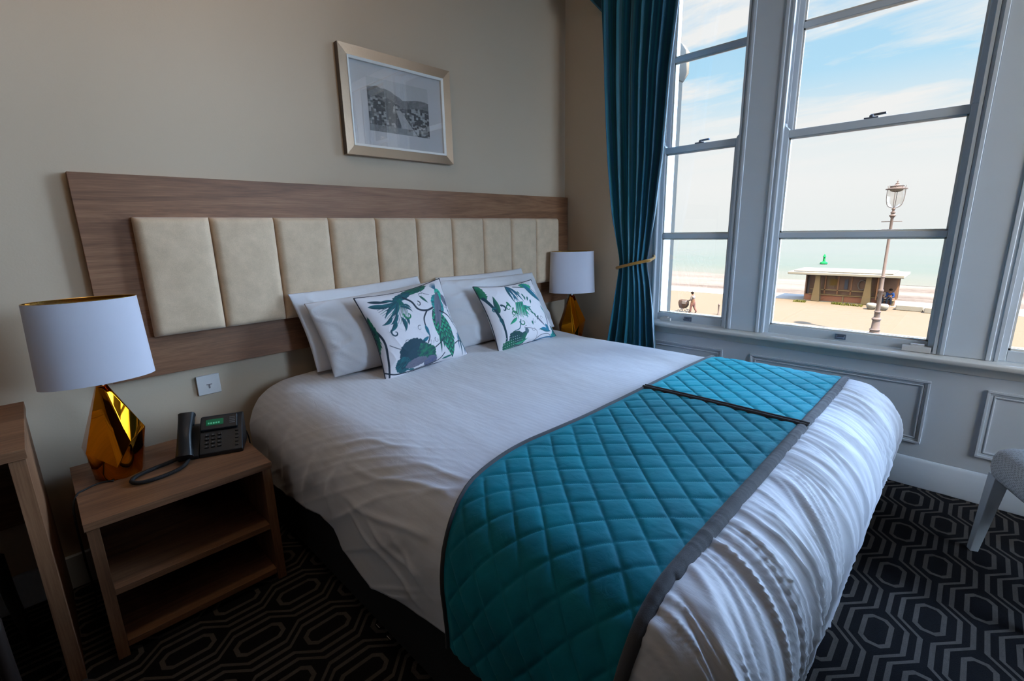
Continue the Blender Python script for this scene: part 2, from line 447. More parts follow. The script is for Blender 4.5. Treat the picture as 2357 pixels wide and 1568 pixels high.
def vnoise(x, y, seed=0):
    """smooth value noise on arrays, -1..1"""
    xi, yi = np.floor(x).astype(np.int64), np.floor(y).astype(np.int64); xf, yf = x-xi, y-yi
    def h(a, b):
        v = np.sin((a*127.1+b*311.7+seed*74.7))*43758.5453
        return (v-np.floor(v))*2-1
    sx, sy = xf*xf*(3-2*xf), yf*yf*(3-2*yf)
    return (h(xi, yi)*(1-sx)+h(xi+1, yi)*sx)*(1-sy)+(h(xi, yi+1)*(1-sx)+h(xi+1, yi+1)*sx)*sy
def fbm(x, y, seed=0, o=3):
    a, r, w = 1.0, 0, 0
    for i in range(o): r = r+a*vnoise(x*2**i, y*2**i, seed+i*13); w += a; a *= .5
    return r/w
def sstep(x, a, b):
    t = np.clip((x-a)/(b-a), 0, 1); return t*t*(3-2*t)
def gridmesh(name, P, mat, parent=None, origin=None, closed_u=False, wrap=None, solid=0, smooth=True, attr=None, col=None, flip=False):
    nu, nv = P.shape[:2]
    org = ORG[parent.name] if parent is not None else Vector(origin or (0, 0, 0))
    me = bpy.data.meshes.new(name)
    idx = np.arange(nu*nv).reshape(nu, nv)
    a, b, c, d = idx[:-1, :-1].ravel(), idx[1:, :-1].ravel(), idx[1:, 1:].ravel(), idx[:-1, 1:].ravel()
    F = np.stack([a, d, c, b] if flip else [a, b, c, d], 1)
    V = P.reshape(-1, 3)-np.array(org)
    me.from_pydata(V.tolist(), [], F.tolist())
    for mt in (mat if isinstance(mat, (list, tuple)) else [mat]): me.materials.append(MATS[mt])
    if smooth: me.polygons.foreach_set('use_smooth', [True]*len(me.polygons))
    if attr:
        at = me.attributes.new(attr[0], 'FLOAT', 'POINT'); at.data.foreach_set('value', attr[1].ravel().astype(np.float32))
    if col is not None:
        ca = me.color_attributes.new('print', 'FLOAT_COLOR', 'POINT')
        ca.data.foreach_set('color', np.concatenate([col.reshape(-1, 3), np.ones((nu*nv, 1))], 1).ravel().astype(np.float32))
    o = bpy.data.objects.new(name, me); link(o, parent, org)
    if solid:
        md = o.modifiers.new('solid', 'SOLIDIFY'); md.thickness = solid; md.offset = 1
    return o
def normals(P):
    du = np.gradient(P, axis=0); dv = np.gradient(P, axis=1); n = np.cross(du, dv)
    return n/np.maximum(np.linalg.norm(n, axis=2, keepdims=True), 1e-9)

# ================================================================== THE ROOM
XW, YW = 3.11, 2.44            # window wall, headboard wall
XL, YF, CH = -2.3, -2.9, 3.35  # left wall, wall behind, ceiling height
struct(box('floor', 'carpet', XL, XW+.02, YF, YW+.02, -.10, 0, origin=(0, 0, 0)))
struct(box('ceiling', 'ceiling_paint', XL-.1, XW+.3, YF-.1, YW+.1, CH, CH+.1))
struct(box('wall_back', 'wall_paint', XL-.1, XW+.3, YW, YW+.12, -.1, CH))
struct(box('wall_left', 'wall_paint_dark', XL-.12, XL, YF, YW, -.1, CH))
# wall behind the camera; its tall window is added for fill from the south
FX0, FX1, FZ0, FZ1 = 1.50, 3.0, 1.0, 3.10
def wall_front():
    mb = MB(); mb.box(XL-.1, FX0, YF-.12, YF, -.1, CH); mb.box(FX1, XW+.3, YF-.12, YF, -.1, CH); mb.box(FX0, FX1, YF-.12, YF, -.1, FZ0); mb.box(FX0, FX1, YF-.12, YF, FZ1, CH)
    struct(mb.build('wall_front', 'wall_paint'))
    r = bpy.data.objects.new('window_6', None); link(r, None, ((FX0+FX1)/2, YF-.06, FZ0)); tag(r, kind='structure')
    mb = MB()
    for a, b in ((FX0, FX0+.06), (FX1-.06, FX1)): mb.box(a, b, YF-.09, YF-.04, FZ0, FZ1)
    for c, d in ((FZ0, FZ0+.07), (1.98, 2.03), (FZ1-.06, FZ1)): mb.box(FX0+.06, FX1-.06, YF-.09, YF-.04, c, d)
    mb.build('frame', 'woodwork', r, bevel=.003)
    mb = MB(); mb.box(FX0+.05, FX1-.05, YF-.067, YF-.063, FZ0+.05, FZ1-.05); mb.build('pane', 'window_glass', r)
    struct(box('trim_40', 'sill_paint', FX0-.05, FX1+.05, YF-.04, YF+.06, FZ0-.03, FZ0, bevel=.004))
    o = lamp('window_portal', 'AREA', ((FX0+FX1)/2, YF-.14, (FZ0+FZ1)/2), 1, rot=(PI/2, 0, 0), shape='RECTANGLE', size=FX1-FX0, size_y=FZ1-FZ0)
    o.data.cycles.is_portal = True
wall_front()
# added unseen blocker; it shades the lower left of the room from the added window
struct(box('shade_blocker', 'dark_wood', XL, 1.75, -1.10, -1.02, 0, 2.08, bevel=.004))
# window wall: masonry with mullion posts between the sashes
WIN = [(1.645, 1.115, 'n'), (.905, .087, 'w'), (-.118, -.61, 'n'), (-.81, -1.63, 'w'), (-1.85, -2.5, 'n')]   # y left, y right
ZB, ZT = .70, 3.02
mb = MB()
mb.box(XW, XW+.24, YF, YW, -.1, .655)                 # apron below
mb.box(XW, XW+.24, YF, YW, ZT, CH)                    # head above
ys = [YW]+[q for w in WIN for q in (w[0], w[1])]+[YF]
struct(mb.build('wall_right', 'wall_paint'))
# plain wall return beside the curtain and wooden mullion posts
mb = MB(); mb.box(XW, XW+.24, 1.70, YW, .655, ZT); struct(mb.build('wall_right', 'wall_paint'))
k = 1
posts = [(1.645, 1.70), (.905, 1.115), (-.118, .087), (-.81, -.61), (-1.85, -1.63), (YF, -2.5)]
for a, b in posts:
    mb = MB(); mb.box(XW, XW+.24, a, b, .655, ZT)
    if b-a > .15 and b < 1.5:   # raised fillets at both edges
        mb.box(XW-.010, XW+.01, a+.012, a+.030, ZB+.02, ZT); mb.box(XW-.010, XW+.01, b-.030, b-.012, ZB+.02, ZT)
        mb.box(XW-.004, XW+.01, a+.030, b-.030, ZB+.02, ZT)
    struct(mb.build('trim_%d' % k, 'woodwork', bevel=.003)); k += 1
# sill board running under every window, apron panelling, skirting
def strip(name, prof, y0, y1, mat):   # profile (x,z) extruded along y
    mb = MB(); mb.loft([[(x, y0, z) for x, z in prof], [(x, y1, z) for x, z in prof]])
    return struct(mb.build(name, mat, bevel=.003))
strip('trim_%d' % k, [(XW+.20, .685), (XW-.055, .685), (XW-.060, .692), (XW-.060, .708), (XW-.052, .716), (XW+.20, .720)], YF, 1.74, 'sill_paint'); k += 1
strip('trim_%d' % k, [(XW+.01, .640), (XW-.012, .640), (XW-.020, .662), (XW-.036, .686), (XW+.01, .686)], YF, 1.74, 'sill_paint'); k += 1
strip('baseboard_right', [(XW+.01, 0), (XW-.028, 0), (XW-.028, .118), (XW-.022, .128), (XW-.022, .140), (XW-.010, .155), (XW+.01, .155)], YF, YW, 'woodwork')
strip('trim_%d' % k, [(XW+.01, .155), (XW-.006, .155), (XW-.006, .645), (XW+.01, .645)], YF, 1.74, 'woodwork'); k += 1
def panel(y0, y1, z0, z1):            # moulded rectangle with a sunk field
    global k
    mb = MB()
    def ring(i, d, x0, x1):
        a, b, c, e = y0+i, y1-i, z0+i, z1-i
        mb.box(x0, x1, a, b, c, c+d); mb.box(x0, x1, a, b, e-d, e); mb.box(x0, x1, a, a+d, c+d, e-d); mb.box(x0, x1, b-d, b, c+d, e-d)
    X = XW-.006
    ring(0, .012, X-.010, X); ring(.012, .010, X-.004, X); ring(.026, .007, X-.006, X)
    struct(mb.build('trim_%d' % k, 'woodwork', bevel=.002)); k += 1
for y0, y1 in ((1.118, 1.64), (.083, .947), (-.62, -.12), (-1.63, -.81), (-2.5, -1.85)): panel(y0, y1, .235, .578)
strip('trim_%d' % k, [(XW+.01, 3.03), (XW-.02, 3.03), (XW-.02, 3.13), (XW+.01, 3.13)], YF, 1.74, 'woodwork'); k += 1
# baseboard on the headboard wall
mb = MB(); mb.box(XL, XW-.02, YW-.02, YW, 0, .14); struct(mb.build('baseboard_back', 'woodwork', bevel=.004))
mb = MB(); mb.box(XL, XL+.02, YF, YW, 0, .14); struct(mb.build('baseboard_left', 'woodwork', bevel=.004))

# sash windows
def sash_window(i, ya, yb):
    y1, y0 = ya, yb
    root = bpy.data.objects.new('window_%d' % i, None); link(root, None, (XW+.1, (y0+y1)/2, ZB)); tag(root, kind='structure')
    # box frame: parting beads and linings
    mb = MB()
    for a, b in ((y0, y0+.014), (y1-.014, y1)):
        mb.box(XW-.004, XW+.022, a, b, .72, ZT); mb.box(XW+.066, XW+.078, a, b, .72, ZT); mb.box(XW+.12, XW+.16, a, b, .72, ZT)
    mb.box(XW-.004, XW+.022, y0, y1, ZT-.014, ZT)
    mb.box(XW+.16, XW+.24, y0, y1, .66, .715)
    mb.build('frame', 'woodwork', root, bevel=.0015)
    def sash(name, x0, x1, z0, z1, rb, rt, zbar, horns):
        st, a, b = .036, y0+.003, y1-.003
        mb = MB()
        mb.box(x0, x1, a, a+st, z0, z1); mb.box(x0, x1, b-st, b, z0, z1)
        mb.box(x0, x1, a+st, b-st, z0, z0+rb); mb.box(x0, x1, a+st, b-st, z1-rt, z1)
        mb.box(x0+.004, x1-.004, a+st, b-st, zbar-.015, zbar+.015)
        if horns:   # little curved horns where the stiles run past the meeting rail
            for q, s in ((a, 1), (b, -1)):
                pr = [(0, 0), (st, 0), (st*.8, .012), (st*.45, .022), (st*.35, .04), (0, .045)]
                mb.loft([[(x, q+s*u, z1+v) for u, v in pr] for x in (x0, x1)])
        o = mb.build(name, 'woodwork', root, bevel=.003)
        # putty beads round each pane
        mb = MB(); xm = (x0+x1)/2
        for zz0, zz1 in ((z0+rb, zbar-.015), (zbar+.015, z1-rt)):
            c, d = a+st, b-st
            for p in ((c, c+.009, zz0, zz1), (d-.009, d, zz0, zz1), (c, d, zz0, zz0+.009), (c, d, zz1-.009, zz1)):
                mb.box(xm-.006, xm+.006, *p)
        mb.build('glazing_bead', 'sill_paint', o)
        mb = MB(); mb.box(xm-.002, xm+.002, a+st-.002, b-st+.002, z0+rb-.002, zbar); mb.build('pane', 'window_glass', o)
        mb = MB(); mb.box(xm-.002, xm+.002, a+st-.002, b-st+.002, zbar, z1-rt+.002); mb.build('pane', 'window_glass', o)
    sash('lower_sash', XW+.024, XW+.064, .722, 1.885, .050, .040, 1.308, True)
    sash('upper_sash', XW+.080, XW+.118, 1.845, ZT-.01, .040, .045, 2.425, False)
    # fastener on the meeting rail and lift on the bottom rail
    yc = (y0+y1)/2
    mb = MB(); mb.box(XW+.026, XW+.060, yc-.03, yc+.03, 1.885, 1.892); mb.lathe((XW+.043, yc, 1.892), [(.011, 0), (.011, .010), (.006, .014)], 12)
    mb.obox((XW+.040, yc-.028, 1.903), (.25, 1, 0), (-1, .25, 0), (0, 0, 1), .034, .006, .005)
    mb.build('fastener', 'lock_metal', root, bevel=.001)
    yc = yc+(.0 if y1-y0 > .6 else .0)
    mb = MB(); mb.box(XW+.019, XW+.024, yc-.026, yc+.026, .732, .762)
    mb.tube([(XW+.020, yc-.018, .752), (XW-.004, yc-.018, .744), (XW-.004, yc+.018, .744), (XW+.020, yc+.018, .752)], .005, 8)
    mb.build('sash_lift', 'lock_metal', root, bevel=.001)
    return root
for i, (a, b, t) in enumerate(WIN): sash_window(i+1, a, b)
mb = MB(); mb.box(XW-.008, XW+.020, .108, .222, .7195, .750)
o = mb.build('sash_stop', 'socket_white', bevel=.002); mb2 = MB(); mb2.box(XW-.002, XW+.016, .135, .190, .750, .760); mb2.build('catch', 'socket_white', o, bevel=.002)
tag(o, 'small white sash stop block at the right end of the wide middle window sill', 'window stop')
mb = MB(); mb.box(XW+.004, XW+.022, 1.50, 1.58, .721, .742)
o = mb.build('sash_stop', 'socket_white', bevel=.002); mb2 = MB(); mb2.box(XW+.008, XW+.020, 1.52, 1.56, .742, .750); mb2.build('catch', 'socket_white', o, bevel=.002)
tag(o, 'small white sash stop block on the narrow window sill beside the curtain', 'window stop')

# light portals fitted in the openings guide the daylight sampling
for a, b, t in WIN:
    o = lamp('window_portal', 'AREA', (XW+.26, (a+b)/2, (.72+ZT)/2), 1, rot=(0, PI/2, 0), shape='RECTANGLE', size=ZT-.72, size_y=a-b)
    o.data.cycles.is_portal = True

# ================================================================== HEADBOARD
hb = empty('headboard', (1.63, 2.42, .808), 'long wall-mounted oak headboard with ten padded beige panels behind the bed', 'headboard')
box('wood_panel', 'oak_x', .162, 3.098, 2.40, 2.439, .808, 1.614, hb, bevel=.0015)
for i in range(10):
    x0 = .320+.2612*i; x1 = x0+.2612
    nu, nv = 15, 25
    U, V = np.meshgrid(np.linspace(0, 1, nu), np.linspace(0, 1, nv), indexing='ij')
    def prof(t, w, r):
        d = np.minimum(t, 1-t)*w; q = np.clip(d/r, 0, 1); return np.sqrt(1-(1-q)**2)
    us = .5-.5*np.cos(PI*U); vs = .5-.5*np.cos(PI*V)
    h = prof(us, .26, .022)*prof(vs, .48, .022)
    P = np.stack([x0+.001+us*(x1-x0-.002), 2.400-.022-.030*h-.006*np.sin(PI*us)*np.sin(PI*vs), .975+vs*.478], 2)
    mb = MB(); ids = lambda a, b: a*nv+b
    vs_ = P.reshape(-1, 3).tolist(); fs = [(ids(a, b), ids(a+1, b), ids(a+1, b+1), ids(a, b+1)) for a in range(nu-1) for b in range(nv-1)]
    mb.add(vs_, fs)
    rim = [ids(a, 0) for a in range(nu)]+[ids(nu-1, b) for b in range(1, nv)]+[ids(a, nv-1) for a in range(nu-2, -1, -1)]+[ids(0, b) for b in range(nv-2, 0, -1)]
    back = [(vs_[j][0], 2.3995, vs_[j][2]) for j in rim]
    b0 = len(mb.v); mb.v += back; n = len(rim)
    for j in range(n): mb.f.append((rim[j], rim[(j+1) % n], b0+(j+1) % n, b0+j)); mb.m.append(0)
    mb.f.append(tuple(b0+j for j in range(n))); mb.m.append(0)
    mb.build('padded_panel', 'headboard_suede', hb, smooth=True, auto=50)

# ================================================================== PICTURE
pc = empty('framed_picture', (1.61, 2.43, 1.775), 'framed black and white townscape photograph hanging above the headboard', 'picture')
x0, x1, z0, z1 = 1.262, 1.958, 1.775, 2.297
fw = .047
mb = MB()
def frame_ring(mb, y_out, y_in, y_b, w, xa, xb, za, zb):
    o_ = [(xa, za), (xb, za), (xb, zb), (xa, zb)]; i_ = [(xa+w, za+w), (xb-w, za+w), (xb-w, zb-w), (xa+w, zb-w)]
    for j in range(4):
        n = (j+1) % 4
        a, b, c, d = o_[j], o_[n], i_[n], i_[j]
        vs = [(a[0], y_out, a[1]), (b[0], y_out, b[1]), (c[0], y_in, c[1]), (d[0], y_in, d[1]), (a[0], y_b, a[1]), (b[0], y_b, b[1]), (c[0], y_b, c[1]), (d[0], y_b, d[1])]
        mb.add(vs, [(0, 1, 2, 3), (4, 7, 6, 5), (0, 4, 5, 1), (3, 2, 6, 7), (0, 3, 7, 4), (1, 5, 6, 2)])
YP = 2.438
frame_ring(mb, YP-.034, YP-.028, YP, fw, x0, x1, z0, z1)
fr = mb.build('frame', 'frame_champagne', pc)
mb = MB(); frame_ring(mb, YP-.030, YP-.024, YP, .012, x0+fw, x1-fw, z0+fw, z1-fw); mb.build('slip', 'slip_white', fr)
e = .0015
for p in ((x0-e, x0, z0, z1), (x1, x1+e, z0, z1)): box('frame_edge', 'frame_side', p[0], p[1], YP-.031, YP, p[2], p[3], fr)
i = fw+.012
mb = MB(); mb.box(x0+i-.004, x1-i+.004, YP-.010, YP-.006, z0+i-.004, z1-i+.004); mb.build('mat_board', 'mat_board', pc)
def townscape(U, V):
    """monochrome view of houses and trees under a hill"""
    g = np.full(U.shape, .72)
    hill = .84-.22*U+.05*np.sin(U*7)+.02*vnoise(U*14, U*0, 3)
    hill = np.where(U > .55, np.maximum(hill, .70+.03*np.sin(U*9)), hill)
    land = V < hill
    t = fbm(U*26, V*18, 5, 4)
    g = np.where(land, .16+.22*(t*.5+.5), g)
    far = land & (V < hill-.16)
    bl = vnoise(np.floor(U*26)*3.1, np.floor(V*22+np.floor(U*26)*.37)*1.7, 9)
    win = (np.mod(U*78, 1) < .45) & (np.mod(V*60, 1) < .5)
    g = np.where(far, np.where(bl > .25, .62, np.where(bl > -.1, .34, .12)), g)
    g = np.where(far & win, g*.5, g)
    trees = far & (fbm(U*9, V*11, 31, 3) > .22); g = np.where(trees, .06+.12*(t*.5+.5), g)
    road = (np.abs(U-(.50+.42*(.40-V))) < .035+.16*(.5-V)) & (V < .46); g = np.where(road & land, .60+.08*t, g)
    g = np.where((V < .12) & land & (U < .7), .2+.25*(t*.5+.5), g)
    g = np.clip(g+.05*fbm(U*90, V*70, 77, 2), .03, .85)
    return np.stack([g*1.0, g*.985, g*.96], 2)
nu, nv = 220, 160
U, V = np.meshgrid(np.linspace(0, 1, nu), np.linspace(0, 1, nv), indexing='ij')
P = np.stack([x0+.155+U*.390, np.full(U.shape, YP-.0105), z0+.135+V*.265], 2)
gridmesh('photograph', P, 'photo_print', pc, col=townscape(U, V), flip=True, smooth=False)
mb = MB(); mb.box(x0+i-.006, x1-i+.006, YP-.0215, YP-.0195, z0+i-.006, z1-i+.006); mb.build('glass_pane', 'picture_glass', pc)

# ================================================================== BED
BX, TOPZ = 1.66, .668
bed = empty('bed', (BX, 1.28, 0), 'large double bed with black fabric divan base against the headboard', 'bed')
box('divan_base', 'divan_fabric', .640, 2.68, .25, 2.33, .035, .36, bed, bevel=.02)
box('mattress', 'mattress_cloth', .70, 2.62, .24, 2.34, .362, .60, bed, bevel=.05, seg=4)
for x, y in ((.70, .32), (2.62, .32), (.70, 1.27), (2.62, 1.27), (.70, 2.26), (2.62, 2.26)):
    MB().lathe((x, y, 0), [(.02, 0), (.024, .015), (.022, .036)], 14).build('foot', 'black_rubber', bed, smooth=True, auto=40)
for y in (1.305, 1.235):
    MB().box(.628, .642, y-.012, y+.012, .040, .050).build('link_plate', 'steel', bed, bevel=.002)

AX, RX = .84, .215            # half of the flat top, edge radius
YFT, YHD = .36, 2.345         # start of the foot roll, head end
RY_ = .215
def hem_left(y):              # hanging length varies along the side
    return np.interp(y, [.30, .68, .86, 1.10, 1.25, 1.41, 1.47, 1.52, 1.62, 1.80, 1.98, 2.2, 2.35], [.50, .485, .455, .490, .530, .505, .495, .450, .435, .470, .515, .50, .44])
def duvet_base(s, t):
    """s: across (signed, cloth length from the centre), t: along (0 at head, grows to the foot)"""
    yflat = YHD-t; fy = np.maximum(0, (YFT-yflat)); dx = np.maximum(0, np.abs(s)-AX)
    Lf = .585
    Ls = np.where(s < 0, hem_left(np.maximum(yflat, .3)), .50)
    a, b = dx/.50, fy/Lf
    m = np.maximum(a, b); r = np.hypot(a, b)+1e-9; ca, cb = a/r, b/r
    L = .50*ca**2+Lf*cb**2; D = m*L
    # only the hanging part stretches to the varied hem
    R = RX; q = np.clip(D/R, 0, PI/2)
    H = R*np.sin(q); Vd = R*(1-np.cos(q)); ex = np.maximum(0, D-R*PI/2)
    H = H+ex*(.02-.16*cb**2); Vd = Vd+ex
    x = np.sign(s)*np.minimum(np.abs(s), AX)+np.sign(s)*H*ca
    y = np.maximum(yflat, YFT)-H*cb
    puff = .008*np.cos(np.clip(s/AX, -1, 1)*PI/2)**.5*sstep(yflat, .1, .7)+.028*sstep(yflat, 1.75, 2.3)*(1-np.clip(np.abs(s)/AX, 0, 1)**4*.3)
    z = TOPZ+puff-Vd
    return np.stack([BX+x, y, z], 2), D, ex, cb
def duvet_disp(s, t, ex, cb, D):
    yf = YHD-t
    top = .005*fbm(s*3, t*3, 1, 3)+.0025*fbm(s*11+t*2, t*5, 4, 3)
    # fine gathers pulled over the foot end
    foot = sstep(.62-yf, 0, .30)*sstep(.42-yf, -.35, .25)
    fan = s*17+(yf-.3)*(s-.2)*4.0+1.3*fbm(s*4, yf*3, 8, 2)
    g = (1-np.abs(vnoise(fan, yf*1.3, 11)))**2.2*.010+(1-np.abs(vnoise(fan*2.3+5, yf*2.0, 12)))**2*.006+(1-np.abs(vnoise(fan*5.1+5, yf*3.0, 14)))**2*.003
    left = sstep(-s, AX-.15, AX+.25)*(1-foot)
    # long diagonal creases and soft vertical folds on the left drop
    dg = (s*1.0+yf*.55)
    g2 = (1-np.abs(vnoise(dg*9+.4*fbm(s*3, yf*2, 2, 2), (yf-s)*.45, 21)))**7*.006+(1-np.abs(vnoise(dg*17+3, (yf-s)*.8, 23)))**7*.004+.004*fbm(dg*7, (yf-s)*1.5, 25, 2)
    g2 = g2*(1-.6*sstep(yf, 1.3, 1.6))
    vert = sstep(yf, 1.35, 1.55)*(.009*np.sin(yf*19+1.2*np.sin(yf*5))+.007*fbm(yf*11, s*2, 5, 2))*sstep(ex, .0, .22)
    vert = vert+(1-sstep(yf, 1.35, 1.55))*.007*np.sin(yf*9+s*3)*sstep(ex, .02, .25)
    # a few sharp pressed creases fanning out on the left drop: (y, s) start, (y, s) end, height
    for ya, sa, yb, sb, am in ((1.42, -1.02, .86, -.93, .006), (1.40, -1.12, .80, -1.06, .007), (1.36, -1.16, .98, -1.27, .006), (1.20, -.92, .74, -.80, .005), (1.28, -1.14, .92, -1.20, .005), (1.58, -.98, 1.30, -.86, .004), (1.10, -1.14, .84, -1.24, .005), (1.52, -1.26, 1.50, -1.02, .010), (1.74, -1.28, 1.66, -1.05, .011), (1.96, -1.30, 1.90, -1.02, .010), (2.12, -1.25, 2.06, -1.0, .008)):
        dx, dy = yb-ya, sb-sa; L2 = dx*dx+dy*dy; k = np.clip(((yf-ya)*dx+(s-sa)*dy)/L2, 0, 1)
        wob = .012*np.sin(k*7+ya*9); dd = ((yf-ya-k*dx)*-dy+(s-sa-k*dy)*dx)/math.sqrt(L2); de = np.hypot(yf-ya-k*dx, s-sa-k*dy)
        wd = .010 if am < .008 else .032
        left_c = am*np.exp(-((dd-wob)/wd)**2)*np.exp(-(np.maximum(de-np.abs(dd), 0)/.03)**2)*np.sin(PI*np.clip(k*.9+.05, 0, 1))**.5
        top = top+left_c
    right = sstep(s, AX-.1, AX+.25)*(1-foot)*.010*np.sin(yf*26)*sstep(ex, 0, .2)
    return top+foot*g*1.6-foot*.008+left*g2+left*vert+right
def duvet_point(s, t, extra=0.0, wr=1.0):
    P, D, ex, cb = duvet_base(s, t)
    N = -normals(P) if normals(P)[P.shape[0]//2, P.shape[1]//2, 2] < 0 else normals(P)
    d = duvet_disp(s, t, ex, cb, D)*wr
    return P+N*(d+extra)[..., None], N

ns, nt_ = 420, 440
tt = np.linspace(0, (YHD-YFT)+.585, nt_)
S01 = np.linspace(-1, 1, ns)
T = np.repeat(tt[None, :], ns, 0)
yf = np.maximum(YHD-T, .3)
edge = AX+np.where(S01[:, None] < 0, hem_left(yf), .50)
S = S01[:, None]*edge
MASK = None
def under_runner(T):
    y = YHD-T; return sstep(y, .33, .37)*(1-sstep(y, .95, .99))
P, D, ex, cb = duvet_base(S, T); N = normals(P)
if N[ns//2, nt_//3, 2] < 0: N = -N
disp = duvet_disp(S, T, ex, cb, D)
P = P+N*(disp*(1-.85*under_runner(T)))[..., None]
# lift the cloth clear of the mattress sides
dv = gridmesh('duvet', P, 'duvet_cotton', origin=(BX, 1.3, .3), flip=False)
dv.modifiers.new('solid', 'SOLIDIFY').thickness = .012; dv.modifiers['solid'].offset = -1 if normals(P)[ns//2, nt_//3, 2] > 0 else 1
tag(dv, 'white satin-striped duvet covering the bed and gathered over its foot', 'duvet')

# quilted runners
def runner(name, s0, s1, y0, y1, skew, mat, label, bl, br, quilt=.112):
    n1 = int((s1-s0)/.0042)+2; n2 = int((y1-y0)/.0042)+2
    A, B = np.meshgrid(np.linspace(0, 1, n1), np.linspace(0, 1, n2), indexing='ij')
    s = s0+(s1-s0)*A
    y = y0+(y1-y0)*B
    y = y+skew(s, B)
    t = YHD-y
    P, D, ex, cb = duvet_base(s, t); N = normals(P)
    if N[n1//2, n2//2, 2] < 0: N = -N
    d = duvet_disp(s, t, ex, cb, D)*.15
    cs, cy = s, y0+(y1-y0)*B
    u = (cs+cy)/quilt/1.0; v = (cs-cy)/quilt/1.0
    du = np.abs(u-np.round(u))*quilt*.707; dv_ = np.abs(v-np.round(v))*quilt*.707; dm = np.minimum(du, dv_)
    q = .62*(1-np.exp(-dm/.0045))/(1-math.exp(-.03/.0045))+.38*np.sqrt(np.abs(np.sin(PI*u))*np.abs(np.sin(PI*v)))
    ed = np.minimum(B, 1-B)*(y1-y0)
    q = q*sstep(ed, .006, .05)
    low = .004*fbm(s*7, y*6, 41, 3)+.0018*fbm(s*40+y*30, y*22, 43, 2)
    P = P+N*(d+.0065+.0075*q+low*.6*sstep(ed, .01, .06))[..., None]
    o = gridmesh(name, P, mat, origin=(float(BX+(s0+s1)/2), (y0+y1)/2, .62))
    md = o.modifiers.new('solid', 'SOLIDIFY'); md.thickness = .006; md.offset = -1 if normals(P)[n1//2, n2//2, 2] > 0 else 1
    tag(o, label, 'bed runner')
    # bindings follow the four edges
    def band(side, w, nm, mt, hgt=.0175):
        if side in 'fh':     # along the length
            aa = np.linspace(0, 1, n1*1); yy = (y0-.004, y0+w) if side == 'f' else (y1-w, y1+.004)
            k_ = np.linspace(0, 1, 7)
            ss = s0+(s1-s0)*np.repeat(aa[:, None], 7, 1); yb = yy[0]+(yy[1]-yy[0])*k_[None, :]+0*ss
            prof = np.sin(PI*k_)[None, :]**.5
            BB = (yb-y0)/(y1-y0); yb = yb+skew(ss, BB)
        else:
            aa = np.linspace(0, 1, n2); sx = (s0-.004, s0+w) if side == 'l' else (s1-w, s1+.004)
            k_ = np.linspace(0, 1, 7)
            ss = sx[0]+(sx[1]-sx[0])*np.repeat(k_[:, None], n2, 1); yb = y0+(y1-y0)*aa[None, :]+0*ss
            prof = np.sin(PI*k_)[:, None]**.5
            yb = yb+skew(ss, np.repeat(aa[None, :], 7, 0))
        tb = YHD-yb
        Pb, D, ex, cb = duvet_base(ss, tb); Nb = normals(Pb)
        if Nb.mean(axis=(0, 1))[2] < 0: Nb = -Nb
        Pb = Pb+Nb*(duvet_disp(ss, tb, ex, cb, D)*.15+.004+(hgt-.004)*prof)[..., None]
        gridmesh(nm, Pb, mt, o)
    band('f', .034, 'binding', 'runner_binding'); band('h', .010, 'binding', 'runner_binding', .0155)
    if bl: band('l', bl, 'binding', 'binding_black', .020)
    if br: band('r', br, 'binding', 'binding_black', .020)
    return o
SEAM = .155
sk = lambda s, B: -.13*sstep(-s, .55, 1.3)*B**1.0-.05*sstep(-s, .3, 1.3)*0+.03*sstep(-s, .2, .8)*(1-sstep(-s, .8, 1.2))*B
runner('bed_runner', -(AX+.475), SEAM-.004, .345, .978, sk, 'runner_velvet_shaded', 'teal quilted velvet runner hanging down the left side of the bed, nap shade in its colour', None, .016)
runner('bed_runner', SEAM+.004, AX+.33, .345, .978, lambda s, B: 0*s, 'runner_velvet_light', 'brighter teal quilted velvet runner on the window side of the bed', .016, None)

# ---- pillows and cushions
def pillow_surface(c, T, n1, n2, pinch, seed, wr, front=1, ear=.0):
    """c: BL BR TL TR corner points; returns front or back skin"""
    BL, BR, TL, TR = [np.array(q, float) for q in c]
    u = .5-.5*np.cos(PI*np.linspace(0, 1, n1)); v = .5-.5*np.cos(PI*np.linspace(0, 1, n2))
    u = .55*u+.45*np.linspace(0, 1, n1); v = .55*v+.45*np.linspace(0, 1, n2)
    U, V = np.meshgrid(u, v, indexing='ij')
    # pinch the edge midpoints inward so the corners stay as ears
    Up = U+pinch*(.5-U)*2*np.sin(PI*V)*.5*np.abs(2*U-1)**3
    Vp = V+pinch*(.5-V)*2*np.sin(PI*U)*.5*np.abs(2*V-1)**3
    P = (BL*(1-Up)[..., None]+BR*Up[..., None])*(1-Vp)[..., None]+(TL*(1-Up)[..., None]+TR*Up[..., None])*Vp[..., None]
    n = np.cross(BR-BL, TL-BL); n /= np.linalg.norm(n)         # points to the room (-y)
    e = 2.4
    h = np.clip((1-np.abs(2*U-1)**e)*(1-np.abs(2*V-1)**e), 0, 1)**.55
    w = wr*(fbm(U*4+seed, V*4, seed, 3)*.6+((1-np.abs(vnoise(U*7+V*3+seed, V*5-U*3, seed+3)))**4)*.7)*np.sqrt(h)
    sag = -.10*(V-.45)*h    # belly hangs a little low
    P = P+(n*front)[None, None, :]*((T*.5*h*(1-.25*(V-.4)))+w)[..., None]
    return P, U, V, h
